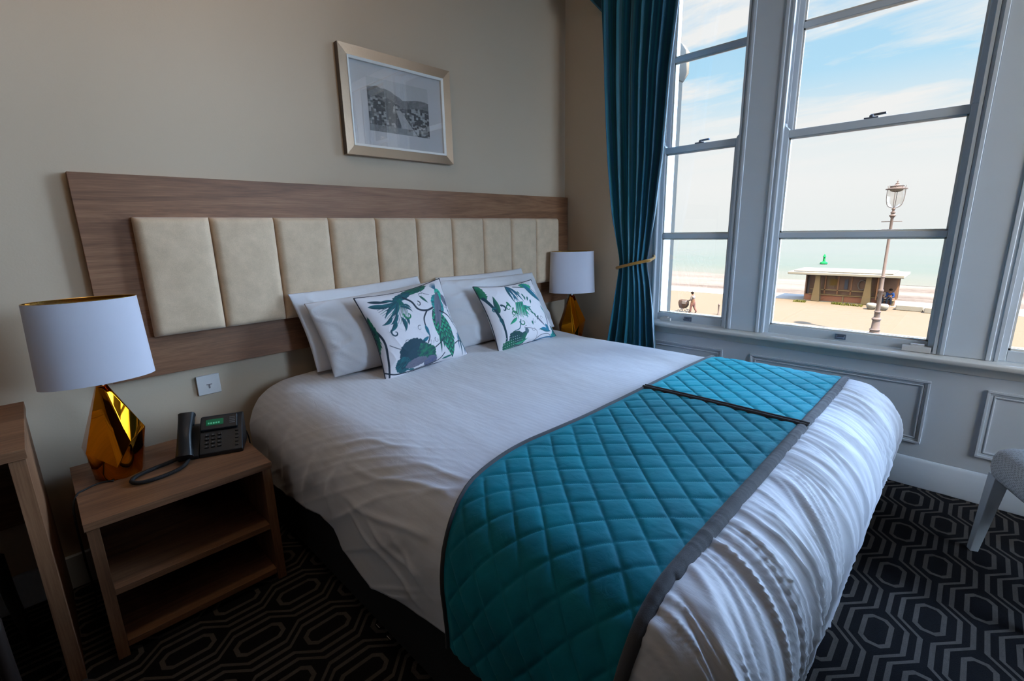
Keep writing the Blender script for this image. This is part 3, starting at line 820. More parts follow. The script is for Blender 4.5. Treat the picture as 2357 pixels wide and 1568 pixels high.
def pillow(name, corners, T, mat, label, cat, group=None, pinch=.035, seed=1, wr=.006, n=(70, 50), paint=None, piping=None, ruffle=0):
    Pf, U, V, h = pillow_surface(corners, T, n[0], n[1], pinch, seed, wr, 1)
    Pb, _, _, _ = pillow_surface(corners, T*.9, n[0], n[1], pinch, seed+9, wr, -1)
    cen = (Pf.reshape(-1, 3).mean(0)+Pb.reshape(-1, 3).mean(0))/2; org = (float(cen[0]), float(cen[1]), float(Pf[..., 2].min()))
    # a single closed skin: front + back welded at the seam
    nu, nv = Pf.shape[:2]
    me = bpy.data.meshes.new(name); idx = np.arange(nu*nv).reshape(nu, nv)
    a, b, c, d = idx[:-1, :-1].ravel(), idx[1:, :-1].ravel(), idx[1:, 1:].ravel(), idx[:-1, 1:].ravel()
    F = np.stack([a, b, c, d], 1); F2 = np.stack([a, d, c, b], 1)+nu*nv
    Vv = np.concatenate([Pf.reshape(-1, 3), Pb.reshape(-1, 3)])-np.array(org)
    me.from_pydata(Vv.tolist(), [], np.concatenate([F, F2]).tolist()); me.materials.append(MATS[mat])
    if paint is not None:
        cf = paint(U, V).reshape(-1, 3); ca = me.color_attributes.new('print', 'FLOAT_COLOR', 'POINT')
        cc = np.concatenate([cf, np.full((nu*nv, 3), .55)]); ca.data.foreach_set('color', np.concatenate([cc, np.ones((len(cc), 1))], 1).ravel().astype(np.float32))
    bm = bmesh.new(); bm.from_mesh(me); bmesh.ops.remove_doubles(bm, verts=bm.verts, dist=.0004); bmesh.ops.recalc_face_normals(bm, faces=bm.faces); bm.to_mesh(me); bm.free()
    me.polygons.foreach_set('use_smooth', [True]*len(me.polygons))
    o = bpy.data.objects.new(name, me); link(o, None, org); tag(o, label, cat, group)
    if piping:
        e = [Pf[i, 0] for i in range(nu)]+[Pf[nu-1, j] for j in range(1, nv)]+[Pf[i, nv-1] for i in range(nu-2, -1, -1)]+[Pf[0, j] for j in range(nv-2, 0, -1)]
        e = e[::3]; e.append(e[0])
        MB().tube([Vector(q) for q in e], .0032, 6).build('piping', piping, o, smooth=True)
    return o
pillow('pillow', [(.905, 2.235, .715), (1.74, 2.235, .700), (.842, 2.315, 1.100), (1.577, 2.315, 1.125)], .11, 'pillow_cotton', 'rear white pillow of the left pair, leaning on the headboard', 'pillow', 'white bed pillows', seed=3, wr=.010)
pillow('pillow', [(.940, 2.13, .702), (1.80, 2.13, .69), (.885, 2.245, 1.055), (1.626, 2.245, 1.095)], .17, 'pillow_cotton', 'front white pillow of the left pair, behind the peacock cushion', 'pillow', 'white bed pillows', seed=5, wr=.020)
pillow('pillow', [(1.70, 2.235, .700), (2.60, 2.235, .69), (1.70, 2.315, 1.105), (2.455, 2.315, 1.108)], .11, 'pillow_cotton', 'rear white pillow of the right pair, its corner against the headboard', 'pillow', 'white bed pillows', seed=7, wr=.010)
pillow('pillow', [(1.66, 2.12, .695), (2.60, 2.13, .685), (1.630, 2.235, 1.095), (2.48, 2.235, 1.080)], .17, 'pillow_cotton', 'front white pillow of the right pair, behind the small bird cushion', 'pillow', 'white bed pillows', seed=11, wr=.024)

# ---- printed fabric: own drawing of birds, leaves and vines
NAVY, TEAL, DTEAL, GREEN, LGREEN, TURQ, GREY = (.005, .018, .035), (.0, .11, .13), (.0, .035, .055), (.0, .15, .07), (.01, .40, .20), (.0, .33, .29), (.13, .13, .17)
class Ink:
    def __init__(s, U, V, asp, base=(.66, .62, .64)):
        s.x, s.y = U*asp, V; s.a = asp; s.c = np.empty(U.shape+(3,)); s.c[:] = base
    def put(s, m, col):
        m = np.clip(m, 0, 1)[..., None]; s.c = s.c*(1-m)+(np.array(col) if not isinstance(col, np.ndarray) else col)*m
    def line(s, pts, w0, w1, col, n=10):
        p = catmull([Vector((a*s.a, b, 0)) for a, b in pts], n) if len(pts) > 2 else [Vector((a*s.a, b, 0)) for a, b in pts]
        best = np.full(s.x.shape, -9.0)
        for i in range(len(p)-1):
            ax, ay, bx, by = p[i].x, p[i].y, p[i+1].x, p[i+1].y
            dx, dy = bx-ax, by-ay; L = dx*dx+dy*dy+1e-12
            t = np.clip(((s.x-ax)*dx+(s.y-ay)*dy)/L, 0, 1); d = np.hypot(s.x-ax-t*dx, s.y-ay-t*dy)
            k = (i+t)/(len(p)-1); w = w0+(w1-w0)*k
            best = np.maximum(best, (w-d)/.004)
        s.put(best+.5, col)
    def leaf(s, a, b, w, col, col2=None, bend=0.0):
        ax, ay, bx, by = a[0]*s.a, a[1], b[0]*s.a, b[1]
        dx, dy = bx-ax, by-ay; L = math.hypot(dx, dy); tx, ty = dx/L, dy/L
        t = ((s.x-ax)*tx+(s.y-ay)*ty)/L; q = (s.x-ax)*-ty+(s.y-ay)*tx
        q = q-bend*L*4*t*(1-t)
        hw = w*np.sin(PI*np.clip(t, 0, 1)**.75)
        m = np.where((t > 0) & (t < 1), (hw-np.abs(q))/.004+.5, 0)
        if col2 is not None:
            k = (np.clip(q/np.maximum(hw, .004), -1, 1)*.5+.5)[..., None]; c = np.array(col)*(1-k)+np.array(col2)*k
            s.put(m, c)
        else: s.put(m, col)
    def blob(s, c, rx, ry, rot, col, col2=None, fray=0.0, seed=1):
        x, y = s.x-c[0]*s.a, s.y-c[1]; cr, sr = math.cos(rot), math.sin(rot)
        u, v = (x*cr+y*sr)/rx, (-x*sr+y*cr)/ry
        r = np.hypot(u, v); th = np.arctan2(v, u)
        r = r+fray*vnoise(th*9, r*3, seed)
        m = (1-r)*min(rx, ry)/.004+.5
        if col2 is not None:
            k = np.clip(fbm(u*3, v*9, seed, 3)*.9+.5, 0, 1)[..., None]; s.put(m, np.array(col)*(1-k)+np.array(col2)*k)
        else: s.put(m, col)
    def curl(s, c, r, a0, turns, w, col):
        p = []
        for i in range(12):
            t = i/11; a = a0+turns*2*PI*t; rr = r*(1-.8*t); p.append(((c[0]*s.a+rr*math.cos(a))/s.a, c[1]+rr*math.sin(a)))
        s.line(p, w, w*.4, col, 4)
    def spray(s, c, ang, spread, n, L, w, cols, rnd):
        for i in range(n):
            a = ang+spread*(i/(n-1)-.5)+rnd.uniform(-.08, .08); l = L*rnd.uniform(.65, 1.0)
            e = ((c[0]*s.a+l*math.cos(a))/s.a, c[1]+l*math.sin(a))
            s.leaf(c, e, w*rnd.uniform(.7, 1.1), cols[i % len(cols)], cols[(i+1) % len(cols)], rnd.uniform(-.12, .12))
def paint_peacock(U, V):
    r = random.Random(4); k = Ink(U, V, 1.2)
    k.line([(0, .62), (.06, .45), (.05, .25), (.03, 0)], .016, .010, NAVY); k.blob((.0, .55), .04, .22, 0, DTEAL, GREEN, .2, 3)
    # trailing bird along the top edge with loose feathers
    k.blob((.60, .955), .20, .050, .10, GREEN, DTEAL, .08, 2); k.blob((.43, .90), .14, .05, .25, TEAL, DTEAL, .1, 8)
    for i in range(16): a = 3.45+.09*i; k.line([(.40, .88), (.40+.12*math.cos(a), .88+.15*math.sin(a)), (.38+.26*math.cos(a-.1), .86+.30*math.sin(a-.1))], .006, .002, [TEAL, DTEAL, GREEN][i % 3], 6)
    k.spray((.36, .84), 3.5, 1.1, 7, .32, .020, [DTEAL, TEAL], r)
    for e0, e1, w in (((.24, .70), (.10, .62), .022), ((.26, .66), (.14, .52), .026), ((.32, .66), (.30, .48), .026), ((.30, .72), (.18, .60), .022), ((.36, .66), (.36, .54), .018), ((.36, .78), (.46, .68), .018), ((.40, .80), (.46, .72), .014)):
        k.leaf(e0, e1, w, DTEAL, TEAL, .15)
    k.curl((.40, .66), .055, 2.8, .75, .013, GREEN); k.curl((.20, .50), .050, 2.4, .8, .012, DTEAL)
    k.leaf((.06, .86), (.30, .80), .03, DTEAL, TEAL); k.leaf((.08, .92), (.28, .86), .02, NAVY, DTEAL)
    # branch
    k.line([(.44, .88), (.50, .80), (.53, .70), (.62, .66), (.72, .68)], .015, .011, NAVY); k.curl((.56, .76), .035, 1.2, -.8, .007, NAVY)
    k.line([(.62, .66), (.55, .58), (.53, .48), (.53, .36), (.46, .27), (.32, .25), (.20, .30), (.10, .38)], .010, .004, NAVY)
    k.line([(.66, .95), (.68, .88), (.74, .84)], .004, .003, NAVY); k.leaf((.62, .86), (.68, .74), .018, DTEAL, GREEN)
    k.leaf((.53, .50), (.53, .36), .022, TEAL, (.0, .13, .22)); k.leaf((.52, .36), (.40, .30), .020, TEAL, (.0, .13, .22)); k.leaf((.28, .26), (.20, .10), .018, DTEAL, GREEN)
    for c, a in (((.28, .36), 0), ((.46, .48), 1), ((.60, .30), 2), ((.64, .86), .5), ((.92, .28), 1.4), ((.90, .66), 2)): k.curl(c, .035, a, .9, .0035, NAVY)
    for i in range(9): x = .56-.03*i; k.line([(x, .30+.02*math.sin(i)), (x-.012, .27)], .003, .001, NAVY)
    # peacock: tail, wing, breast, head, crest
    tx, ty = (k.x/1.2), k.y
    m0 = k.c.copy()
    k.leaf((.70, .66), (.76, .03), .125, GREEN, GREEN, .02)
    fr = np.mod((k.y*16+np.abs(np.mod(k.x*14, 1)-.5)*1.6), 1); tail = (np.abs(m0-k.c).sum(2) > .02)
    frc = np.where(fr[..., None] < .38, np.array(DTEAL), np.where(fr[..., None] < .6, np.array(LGREEN), np.array(GREEN)))
    k.c = np.where(tail[..., None], frc, k.c)
    for i in range(6): k.leaf((.66+.03*i, .40-.05*(i % 2)), (.62+.045*i, .12+.06*(i % 3)), .016, GREEN, DTEAL)
    k.blob((.79, .70), .095, .13, -.25, TURQ, TEAL, .05, 5); k.blob((.87, .82), .055, .075, 0, TURQ, LGREEN, .05, 6)
    k.leaf((.86, .86), (.64, .46), .055, GREY, (.07, .09, .13), .05); k.leaf((.80, .72), (.68, .40), .030, (.07, .09, .13), GREY)
    k.blob((.93, .73), .05, .08, .3, GREY, (.10, .11, .16), .1, 4)
    for i in range(13): a = 1.0+.12*i; k.line([(.86, .88), (.86+.07*math.cos(a), .88+.10*math.sin(a))], .005, .002, [TEAL, (.05, .12, .25)][i % 2])
    k.blob((.885, .845), .010, .010, 0, NAVY)
    k.line([(.78, .62), (.88, .54), (.93, .44), (1, .32)], .010, .008, NAVY); k.line([(.93, .72), (.92, .58), (.94, .46)], .008, .006, NAVY)
    k.spray((.98, .34), 4.6, .8, 6, .36, .018, [(.0, .13, .26), TEAL, DTEAL], r); k.line([(.82, .20), (.9, .22), (1, .18)], .007, .005, NAVY)
    for i in range(7): k.leaf((.92+.01*i, .62-.05*i), (.95+.01*i, .57-.05*i), .008, TEAL)
    # crouching bird
    k.blob((.32, .22), .20, .16, .3, DTEAL, (.0, .035, .06), .06, 7); k.blob((.45, .17), .12, .14, .4, GREEN, DTEAL, .14, 9); k.blob((.18, .12), .10, .09, .6, DTEAL, TEAL, .06, 3)
    k.blob((.32, .10), .14, .055, .12, GREY, (.10, .10, .15), .08, 2); k.blob((.48, .06), .09, .07, .2, (.07, .09, .20), GREY, .12, 5)
    k.line([(.0, .10), (.10, .04), (.30, .01), (.55, .03), (.66, .12)], .008, .006, NAVY); k.leaf((.30, .02), (.20, .05), .012, TEAL)
    k.line([(.56, .22), (.64, .26), (.70, .30)], .007, .005, NAVY); k.leaf((.62, .04), (.78, .07), .014, TEAL, GREEN)
    return k.c
def paint_garden(U, V):
    r = random.Random(9); k = Ink(U, V, 1.2, (.72, .68, .70))
    k.blob((.02, .92), .08, .16, .3, (.0, .12, .05), GREEN, .15, 3); k.line([(.03, .80), (.10, .62), (.13, .40), (.12, .18), (.06, 0)], .026, .012, DTEAL)
    k.leaf((.14, .55), (.16, .82), .045, GREEN, DTEAL); k.curl((.22, .60), .060, 1.8, -.6, .017, DTEAL); k.curl((.09, .60), .045, .8, .6, .014, TEAL); k.leaf((.12, .50), (.14, .36), .03, TEAL, DTEAL)
    k.spray((.46, .99), 4.9, .55, 7, .42, .022, [(.0, .13, .22), DTEAL, TEAL], r)
    for i in range(12): k.line([(.44+.01*i, .66), (.38+.012*i, .52-.005*i), (.30+.022*i, .46-.012*(i % 4))], .007, .003, [GREEN, LGREEN, TEAL][i % 3], 6)
    k.spray((.52, .60), 5.3, 1.6, 8, .22, .020, [LGREEN, GREEN, TURQ], r)
    for c, a, t in (((.34, .50), 0, .8), ((.42, .36), 3, .8), ((.30, .60), 1, .7), ((.38, .54), 2, .7)): k.curl(c, .055, a, t, .012, GREEN)
    k.line([(.40, .40), (.34, .28), (.26, .26)], .009, .006, TEAL); k.leaf((.36, .44), (.22, .36), .022, GREEN, LGREEN); k.leaf((.30, .70), (.34, .60), .02, GREEN)
    for i in range(11): a = (.56+.035*(i % 5)+r.uniform(-.02, .02), .86-.05*i+r.uniform(-.02, .02)); k.leaf(a, (a[0]+r.uniform(-.06, .07), a[1]-.07), .016, GREEN, TEAL)
    k.line([(.56, .94), (.70, .90), (.84, .86), (.92, .72), (.96, .5)], .010, .003, NAVY)
    k.blob((.78, .92), .12, .055, -.25, GREEN, LGREEN, .16, 4); k.leaf((.74, .98), (.98, .60), .055, TEAL, (.0, .16, .28), -.10); k.leaf((.88, .56), (.92, .42), .020, TURQ, TEAL)
    # small blue bird with long tail
    k.leaf((.66, .42), (.80, .20), .016, GREY, (.1, .1, .14)); k.leaf((.93, .46), (.83, .20), .016, GREY, (.1, .1, .14))
    k.leaf((.68, .20), (.88, .12), .038, TEAL, (.0, .20, .34)); k.leaf((.80, .26), (.84, .12), .030, (.0, .16, .30), TEAL); k.leaf((.66, .20), (.72, .17), .014, TEAL); k.line([(.64, .185), (.67, .20)], .003, .002, NAVY)
    k.line([(.56, .02), (.66, .09), (.80, .09), (.86, .03)], .006, .004, NAVY)
    for c, a in (((.44, .26), 1), ((.62, .34), 2), ((.76, .36), 0), ((.56, .22), 3)): k.curl(c, .040, a, .9, .0035, GREY)
    k.line([(.42, .27), (.52, .24), (.60, .18), (.58, .06)], .004, .003, NAVY)
    # dark spotted bird at lower left and feathers at lower right
    k.blob((.27, .12), .15, .13, -.5, (.0, .07, .05), DTEAL, .06, 6); k.blob((.14, .05), .12, .09, 0, (.0, .07, .05), GREEN, .1, 8); k.leaf((.30, .04), (.48, .22), .050, GREEN, DTEAL, .12); k.leaf((.22, .06), (.44, .10), .022, LGREEN, GREEN, -.1)
    k.blob((.44, .22), .035, .045, 0, TEAL, GREY, .05, 2)
    sp = (np.hypot(np.mod(k.x*26, 1)-.5, np.mod(k.y*26, 1)-.5) < .17) & (np.hypot((k.x-.22)/.2, (k.y-.08)/.13) < 1) & (k.c.sum(2) < .35); k.c = np.where(sp[..., None], np.array((.35, .5, .45)), k.c)
    k.blob((.98, .05), .16, .11, .5, TEAL, TURQ, .16, 9); k.leaf((.90, .22), (1.0, .02), .03, TEAL, DTEAL); k.line([(.55, .0), (.75, .03), (.9, .02)], .012, .010, (.0, .13, .25))
    return k.c
pillow('cushion', [(1.118, 1.965, .668), (1.690, 2.02, .668), (1.070, 2.115, 1.070), (1.600, 2.14, 1.118)], .13, 'cushion_print', 'larger printed scatter cushion with a green-tailed peacock, leaning on the left pillows', 'cushion', 'bird print cushions', pinch=.10, seed=2, wr=.003, n=(300, 260), paint=paint_peacock, piping='cushion_piping')
pillow('cushion', [(1.850, 1.935, .668), (2.405, 1.95, .664), (1.784, 2.07, 1.058), (2.302, 2.085, 1.052)], .13, 'cushion_print', 'printed scatter cushion with leafy sprays and a small blue bird, on the right', 'cushion', 'bird print cushions', pinch=.10, seed=6, wr=.003, n=(300, 260), paint=paint_garden, piping='cushion_piping')

# ================================================================== BEDSIDE TABLES
def nightstand(x0, x1, y0, y1, h, label):
    r = empty('bedside_table', ((x0+x1)/2, (y0+y1)/2, 0), label, 'bedside table', 'oak bedside tables')
    box('tabletop', 'oak_x', x0, x1, y0, y1, h-.026, h, r, bevel=.001)
    for a in (x0+.004, x1-.036): box('side_panel', 'oak_z', a, a+.032, y0+.006, y1-.004, 0, h-.0265, r, bevel=.001)
    for z in (.232, .030): box('shelf', 'oak_x', x0+.0365, x1-.0365, y0+.010, y1-.02, z, z+.022, r, bevel=.001)
    box('back_panel', 'oak_x', x0+.0365, x1-.0365, y1-.018, y1-.006, .030, h-.027, r)
    return r
nightstand(-.020, .533, 1.856, 2.40, .515, 'open oak bedside table with two shelves, carrying the telephone')
nightstand(2.775, 3.075, 2.01, 2.38, .515, 'oak bedside table between the bed and window wall, mostly hidden')

# ================================================================== LAMPS
def table_lamp(cx, cy, zb, s, rot, face, label):
    ca, sa = math.cos(face), math.sin(face); OV = .52       # slim oval shade turned by face
    def oval(R, t, k=1.0): return (cx+R*(math.cos(t)*ca-OV*math.sin(t)*sa), cy+R*(math.cos(t)*sa+OV*math.sin(t)*ca))
    r = empty('table_lamp', (cx, cy, zb), label, 'lamp', 'gold faceted bedside lamps')
    # faceted body: small neck ring, wide staggered belly, narrower foot
    an = [math.radians(q)+rot for q in (-97, -66, -18, 38, 98, 158, 212)]; n = 7
    zs = [.055, .140, .165, .10, .15, .12, .125]; rs = [.092, .098, .100, .097, .100, .097, .098]
    neck = [(cx+.017*s*math.cos(a), cy+.017*s*math.sin(a), zb+.345*s) for a in an]
    bel = [(cx+rs[i]*s*math.cos(an[i]), cy+rs[i]*s*math.sin(an[i]), zb+zs[i]*s) for i in range(n)]
    am = [(an[i]+(an[(i+1) % n]+(2*PI if i == n-1 else 0)))/2 for i in range(n)]
    ft = [(cx+.074*s*math.cos(a), cy+.074*s*math.sin(a), zb+.0) for a in am]
    mb = MB(); vs = neck+bel+ft; fs = []
    for i in range(n):
        j = (i+1) % n
        fs += [(i, n+i, n+j), (i, n+j, j), (n+i, 2*n+i, n+j), (n+j, 2*n+i, 2*n+j)]
    fs += [tuple(range(n))[::-1], tuple(2*n+i for i in range(n))]
    mb.add(vs, fs); mb.build('lamp_base', 'gold_mirror', r, bevel=.0018*s, seg=2)
    MB().lathe((cx, cy, zb+.340*s), [(.012*s, 0), (.012*s, .018*s), (.007*s, .022*s), (.007*s, .05*s)], 16).build('neck', 'steel', r, smooth=True, auto=40)
    z0, z1, R0, R1 = zb+.365*s, zb+.655*s, .163*s, .152*s
    mb = MB(); N = 72
    ring = lambda R, z: [(*oval(R, 2*PI*i/N), z) for i in range(N)]
    mb.loft([ring(R0, z0), ring(R1, z1), ring(R1-.002, z1), ring(R0-.002, z0), ring(R0, z0)], caps=False)
    sh = mb.build('lamp_shade', 'shade_fabric', r, smooth=True, auto=40)
    mb = MB(); mb.loft([ring(R0-.0025, z0+.001), ring(R1-.0025, z1-.0005)], caps=False); mb.build('shade_lining', 'gold_trim', sh, smooth=True)
    mb = MB()
    mb.tube([(*oval(R1-.002, 2*PI*i/48), z1) for i in range(49)], .0018, 6)
    for a in (0.3, 2.4, 4.5): mb.tube([(cx, cy, z1-.03), (*oval(R1-.004, a), z1-.006)], .0016, 6)
    mb.lathe((cx, cy, z1-.04), [(.016, 0), (.016, .012)], 16); mb.build('shade_carrier', 'gold_trim', sh, smooth=True, auto=40)
    mb = MB(); mb.lathe((cx, cy, z1-.165), [(.008, 0), (.014, .01), (.014, .05), (.017, .055), (.028, .08), (.030, .098), (.022, .118), (.004, .126)], 20); mb.build('bulb', 'bulb_glass', r, smooth=True)
    return r
l1 = table_lamp(.114, 2.20, .515, 1.0, 0.0, 0.0, 'table lamp with gold faceted base and white drum shade beside the telephone')
MB().tube([(.085, 2.130, .5185), (.048, 2.148, .5185), (.005, 2.126, .5185), (-.018, 2.10, .517), (-.034, 2.07, .47), (-.036, 2.06, .30), (-.034, 2.10, .12), (-.05, 2.2, .006)], .0032, 8, sub=6).build('cord', 'black_rubber', l1, smooth=True)
table_lamp(2.875, 2.185, .515, 1.06, -.75, -.85, 'table lamp with gold faceted base and white drum shade between bed and curtain')

# ================================================================== TELEPHONE
def telephone():
    base = Vector((.412, 2.150, .515)); a = math.radians(-23)
    ex = Vector((math.cos(a), math.sin(a), 0)); ey = Vector((-math.sin(a), math.cos(a), 0)); ez = Vector((0, 0, 1))
    r = empty('telephone', tuple(base), 'black desk telephone with green screen and handset on the left bedside table', 'telephone')
    W = lambda x, y, z: base+ex*x+ey*y+ez*z
    def prism(mb, prof, xa, xb, mi=0): mb.loft([[W(x, y, z) for y, z in prof] for x in (xa, xb)], mi=mi)
    mb = MB(); prism(mb, [(-.070, .0), (-.075, .016), (.030, .118), (.052, .128), (.075, .122), (.070, 0)], -.040, .113); prism(mb, [(-.070, .0), (-.075, .014), (.035, .095), (.072, .098), (.070, 0)], -.113, -.040)
    body = mb.build('body', 'black_plastic', r, bevel=.004)
    # raised display pod leaning to the user
    sl = Vector((0, 1, .97)).normalized()          # local slope direction (y,z)
    sd = (ey*sl.y+ez*sl.z); nn = (-ey*sl.z+ez*sl.y)
    def onf(x, t, h=0): # point on the sloped face, t metres up from front edge
        return W(x, -.075, .016)+sd*t+nn*h
    mb = MB(); mb.obox(onf(.030, .128, .002), ex, sd, nn, .066, .030, .010); pod = mb.build('display_pod', 'black_plastic', r, bevel=.004)
    mb = MB(); mb.obox(onf(.015, .130, .0125), ex, sd, nn, .031, .013, .0008); sc = mb.build('screen', 'phone_screen', pod)
    mb = MB()
    for i in range(5): mb.obox(onf(-.006+.009*i, .126, .0135), ex, sd, nn, .003, .0035, .0004)
    mb.build('digits', 'screen_digits', sc)
    mb = MB()
    for i in range(4):
        mb.obox(onf(.078, .118+.008*i, .0128), ex, sd, nn, .010, .0018, .0006)
    mb.build('speaker_slots', 'key_grey', pod)
    for rr in range(4):
        for c in range(3):
            mb = MB(); mb.obox(onf(-.014+.022*c, .030+.0165*rr, .002), ex, sd, nn, .0075, .0050, .0028); kb = mb.build('key', 'black_plastic', body, bevel=.001)
            mb = MB(); mb.obox(onf(-.014+.022*c, .030+.0165*rr, .0050), ex, sd, nn, .0022, .0020, .0003); mb.v and mb.build('key_marking', 'key_grey', r)
    for rr in range(5):
        mb = MB(); mb.obox(onf(.092, .022+.016*rr, .002), ex, sd, nn, .006, .004, .0025); mb.build('function_key', 'black_plastic', body, bevel=.001)
    # handset lying along the slope on the left
    mb = MB(); n = 12; rings = []
    for i in range(15):
        t = i/14; arch = .020*math.sin(PI*t); w = .024+.006*abs(2*t-1)**2; hh = .013+.010*abs(2*t-1)**3
        c = onf(-.080, -.012+.185*t, .026+arch)
        rings.append([c+ex*(w*math.copysign(abs(math.cos(q))**.6, math.cos(q)))+nn*(hh*math.copysign(abs(math.sin(q))**.6, math.sin(q))) for q in [2*PI*j/n for j in range(n)]])
    mb.loft(rings); hs = mb.build('handset', 'black_plastic', r, smooth=True, auto=60)
    for t in (.012, .150):
        mb = MB(); c = onf(-.080, t, .012); mb.obox(c, ex, sd, nn, .022, .018, .014); mb.build('handset_cup', 'black_plastic', hs, bevel=.004)
    # coiled cord along the tabletop
    path = catmull([Vector(p) for p in ((.318, 2.120, .535), (.305, 2.085, .526), (.271, 2.038, .525), (.207, 2.014, .525), (.150, 2.020, .525), (.128, 2.052, .525), (.145, 2.088, .525), (.195, 2.112, .525), (.250, 2.128, .525), (.290, 2.136, .528))], 26)
    pts = []; up = Vector((0, 0, 1))
    for i, p in enumerate(path):
        d = (path[min(i+1, len(path)-1)]-path[max(i-1, 0)]).normalized(); s_ = d.cross(up).normalized()
        for kk in range(6):
            q = 2*PI*kk/6; pts.append(p+s_*.0058*math.cos(q)+up*(.0058*math.sin(q)+.0005)+d*(.0055*kk/6))
    MB().tube(pts, .0018, 5).build('coiled_cord', 'black_rubber', r, smooth=True)
    MB().tube([(.505, 2.165, .535), (.535, 2.215, .545), (.556, 2.235, .53), (.562, 2.22, .47), (.560, 2.25, .30), (.57, 2.37, .2)], .0028, 8, sub=6).build('line_cord', 'black_rubber', r, smooth=True)
telephone()
so = empty('wall_socket', (.488, 2.435, .672), 'square white wall plate below the headboard, above the telephone', 'wall socket')
box('face_plate', 'socket_white', .442, .534, 2.428, 2.4395, .672, .762, so, bevel=.003)
mb = MB(); mb.box(.478, .500, 2.4265, 2.429, .716, .720); mb.box(.486, .492, 2.4265, 2.429, .700, .716); mb.build('socket_mark', 'socket_mark', so)

# ================================================================== DESK AND DESK CHAIR (left edge)
dk = empty('desk', (-.7, 2.14, 0), 'tall oak desk at the left edge, beside the bedside table', 'desk')
box('desktop', 'oak_x', -1.30, -.093, 1.852, 2.43, .770, .800, dk, bevel=.001)
box('side_panel', 'oak_z', -.133, -.097, 1.857, 2.425, 0, .7695, dk, bevel=.001)
box('side_panel', 'oak_z', -1.29, -1.254, 1.857, 2.425, 0, .7695, dk, bevel=.001)
box('back_panel', 'oak_x', -1.2535, -.1335, 2.395, 2.415, .35, .7695, dk)
dc = empty('desk_chair', (-.45, 1.95, 0), 'dark wooden chair with teal seat pushed under the desk', 'chair')
box('seat', 'teal_seat', -.68, -.225, 1.72, 2.16, .41, .455, dc, bevel=.018, seg=4)
box('seat_rail', 'dark_wood', -.67, -.235, 1.73, 2.15, .36, .409, dc, bevel=.004)
for x, y, dx, dy in ((-.235, 1.75, .02, -.04), (-.235, 2.13, .02, .04), (-.63, 1.75, -.02, -.04), (-.63, 2.13, -.02, .04)):
    MB().tube([(x, y, .38), (x+dx*.3, y+dy*.3, .2), (x+dx, y+dy, 0)], lambda t: .020-.006*t, 8, sub=4).build('leg', 'dark_wood', dc, smooth=True)

# ================================================================== CHAIR (right edge)
ch = empty('upholstered_chair', (2.55, -.42, 0), 'pale tweed upholstered chair with white tapered legs standing by the window wall', 'chair')
Pc = Vector((2.600, -.145, 0)); e1 = Vector((-.915, -.405, 0)).normalized(); e2 = Vector((.405, -.915, 0)).normalized()
def seat_grid():
    n = 24; U, V = np.meshgrid(np.linspace(0, 1, n), np.linspace(0, 1, n), indexing='ij')
    def se(t): return np.clip(t, 0, 1)
    mb = MB(); rings = []
    prof = [(.012, .355), (.0, .370), (-.006, .40), (-.004, .445), (.004, .470), (.022, .486), (.06, .495), (.12, .500), (.20, .503)]
    for i, z in prof:
        ring = []
        L = .50
        a = i; b = L-i; rad = max(.006, .045-i*.3)
        for (cx_, cy_, a0) in ((a+rad, a+rad, PI), (b-rad, a+rad, 1.5*PI), (b-rad, b-rad, 0), (a+rad, b-rad, .5*PI)):
            for q in range(7):
                an = a0+q/6*PI/2; p = Pc+e1*(cx_+rad*math.cos(an))+e2*(cy_+rad*math.sin(an)); ring.append((p.x, p.y, z))
        rings.append(ring)
    mb.loft(rings); mb.build('seat', 'chair_tweed', ch, smooth=True, auto=60)
seat_grid()
def cleg(u, v, du, dv):
    t = Pc+e1*u+e2*v; b = Pc+e1*(u+du)+e2*(v+dv)
    rr = []
    for p, w, z in ((t, .025, .37), (b, .014, 0.0)):
        rr.append([tuple(Vector((p.x, p.y, z))+e1*i*w+e2*j*w) for i, j in ((-1, -1), (1, -1), (1, 1), (-1, 1))])
    MB().loft(rr).build('leg', 'chair_paint', ch, bevel=.002)
cleg(.03, .03, -.035, -.015); cleg(.47, .03, .03, -.01); cleg(.03, .47, -.02, .03); cleg(.47, .47, .02, .03)
mb = MB(); c0 = Pc+e1*.25+e2*.475
rings = []
for z, off, h in ((.42, 0, .235), (.55, .012, .24), (.75, .045, .235), (.86, .07, .21), (.89, .078, .17)):
    ring = []
    for q in range(28):
        an = 2*PI*q/28; cu, su = math.cos(an), math.sin(an)
        ring.append(tuple(c0+e2*off+e1*h*math.copysign(abs(cu)**.35, cu)+e2*.032*math.copysign(abs(su)**.6, su)+Vector((0, 0, z))))
    rings.append(ring)
mb.loft(rings); mb.build('backrest', 'chair_tweed', ch, smooth=True, auto=60)

# ================================================================== CURTAIN
cu = empty('curtain', (2.975, 1.75, .02), 'long teal striped curtain tied back beside the narrow window', 'curtain')
zk = [.02, .30, .58, .80, 1.00, 1.10, 1.14, 1.20, 1.45, 1.80, 2.09, 2.32, 2.70, 3.04]
LE = [1.985, 1.955, 1.915, 1.880, 1.852, 1.838, 1.834, 1.846, 1.905, 1.955, 1.985, 2.005, 2.030, 2.05]
RE = [1.490, 1.505, 1.523, 1.548, 1.580, 1.606, 1.612, 1.602, 1.562, 1.525, 1.510, 1.500, 1.465, 1.40]
nu, nv = 340, 120
zz = np.linspace(.02, 3.04, nv); uu = np.linspace(0, 1, nu)
U, Z = np.meshgrid(uu, zz, indexing='ij')
le, re = np.interp(Z, zk, LE), np.interp(Z, zk, RE)
pinch = 1-np.exp(-((Z-1.12)/.30)**2)
ph = U*2*PI*6.6+1.1*np.sin(U*8.3+.4)+.45*np.sin(Z*1.1+U*6)
Au = .022+.020*pinch
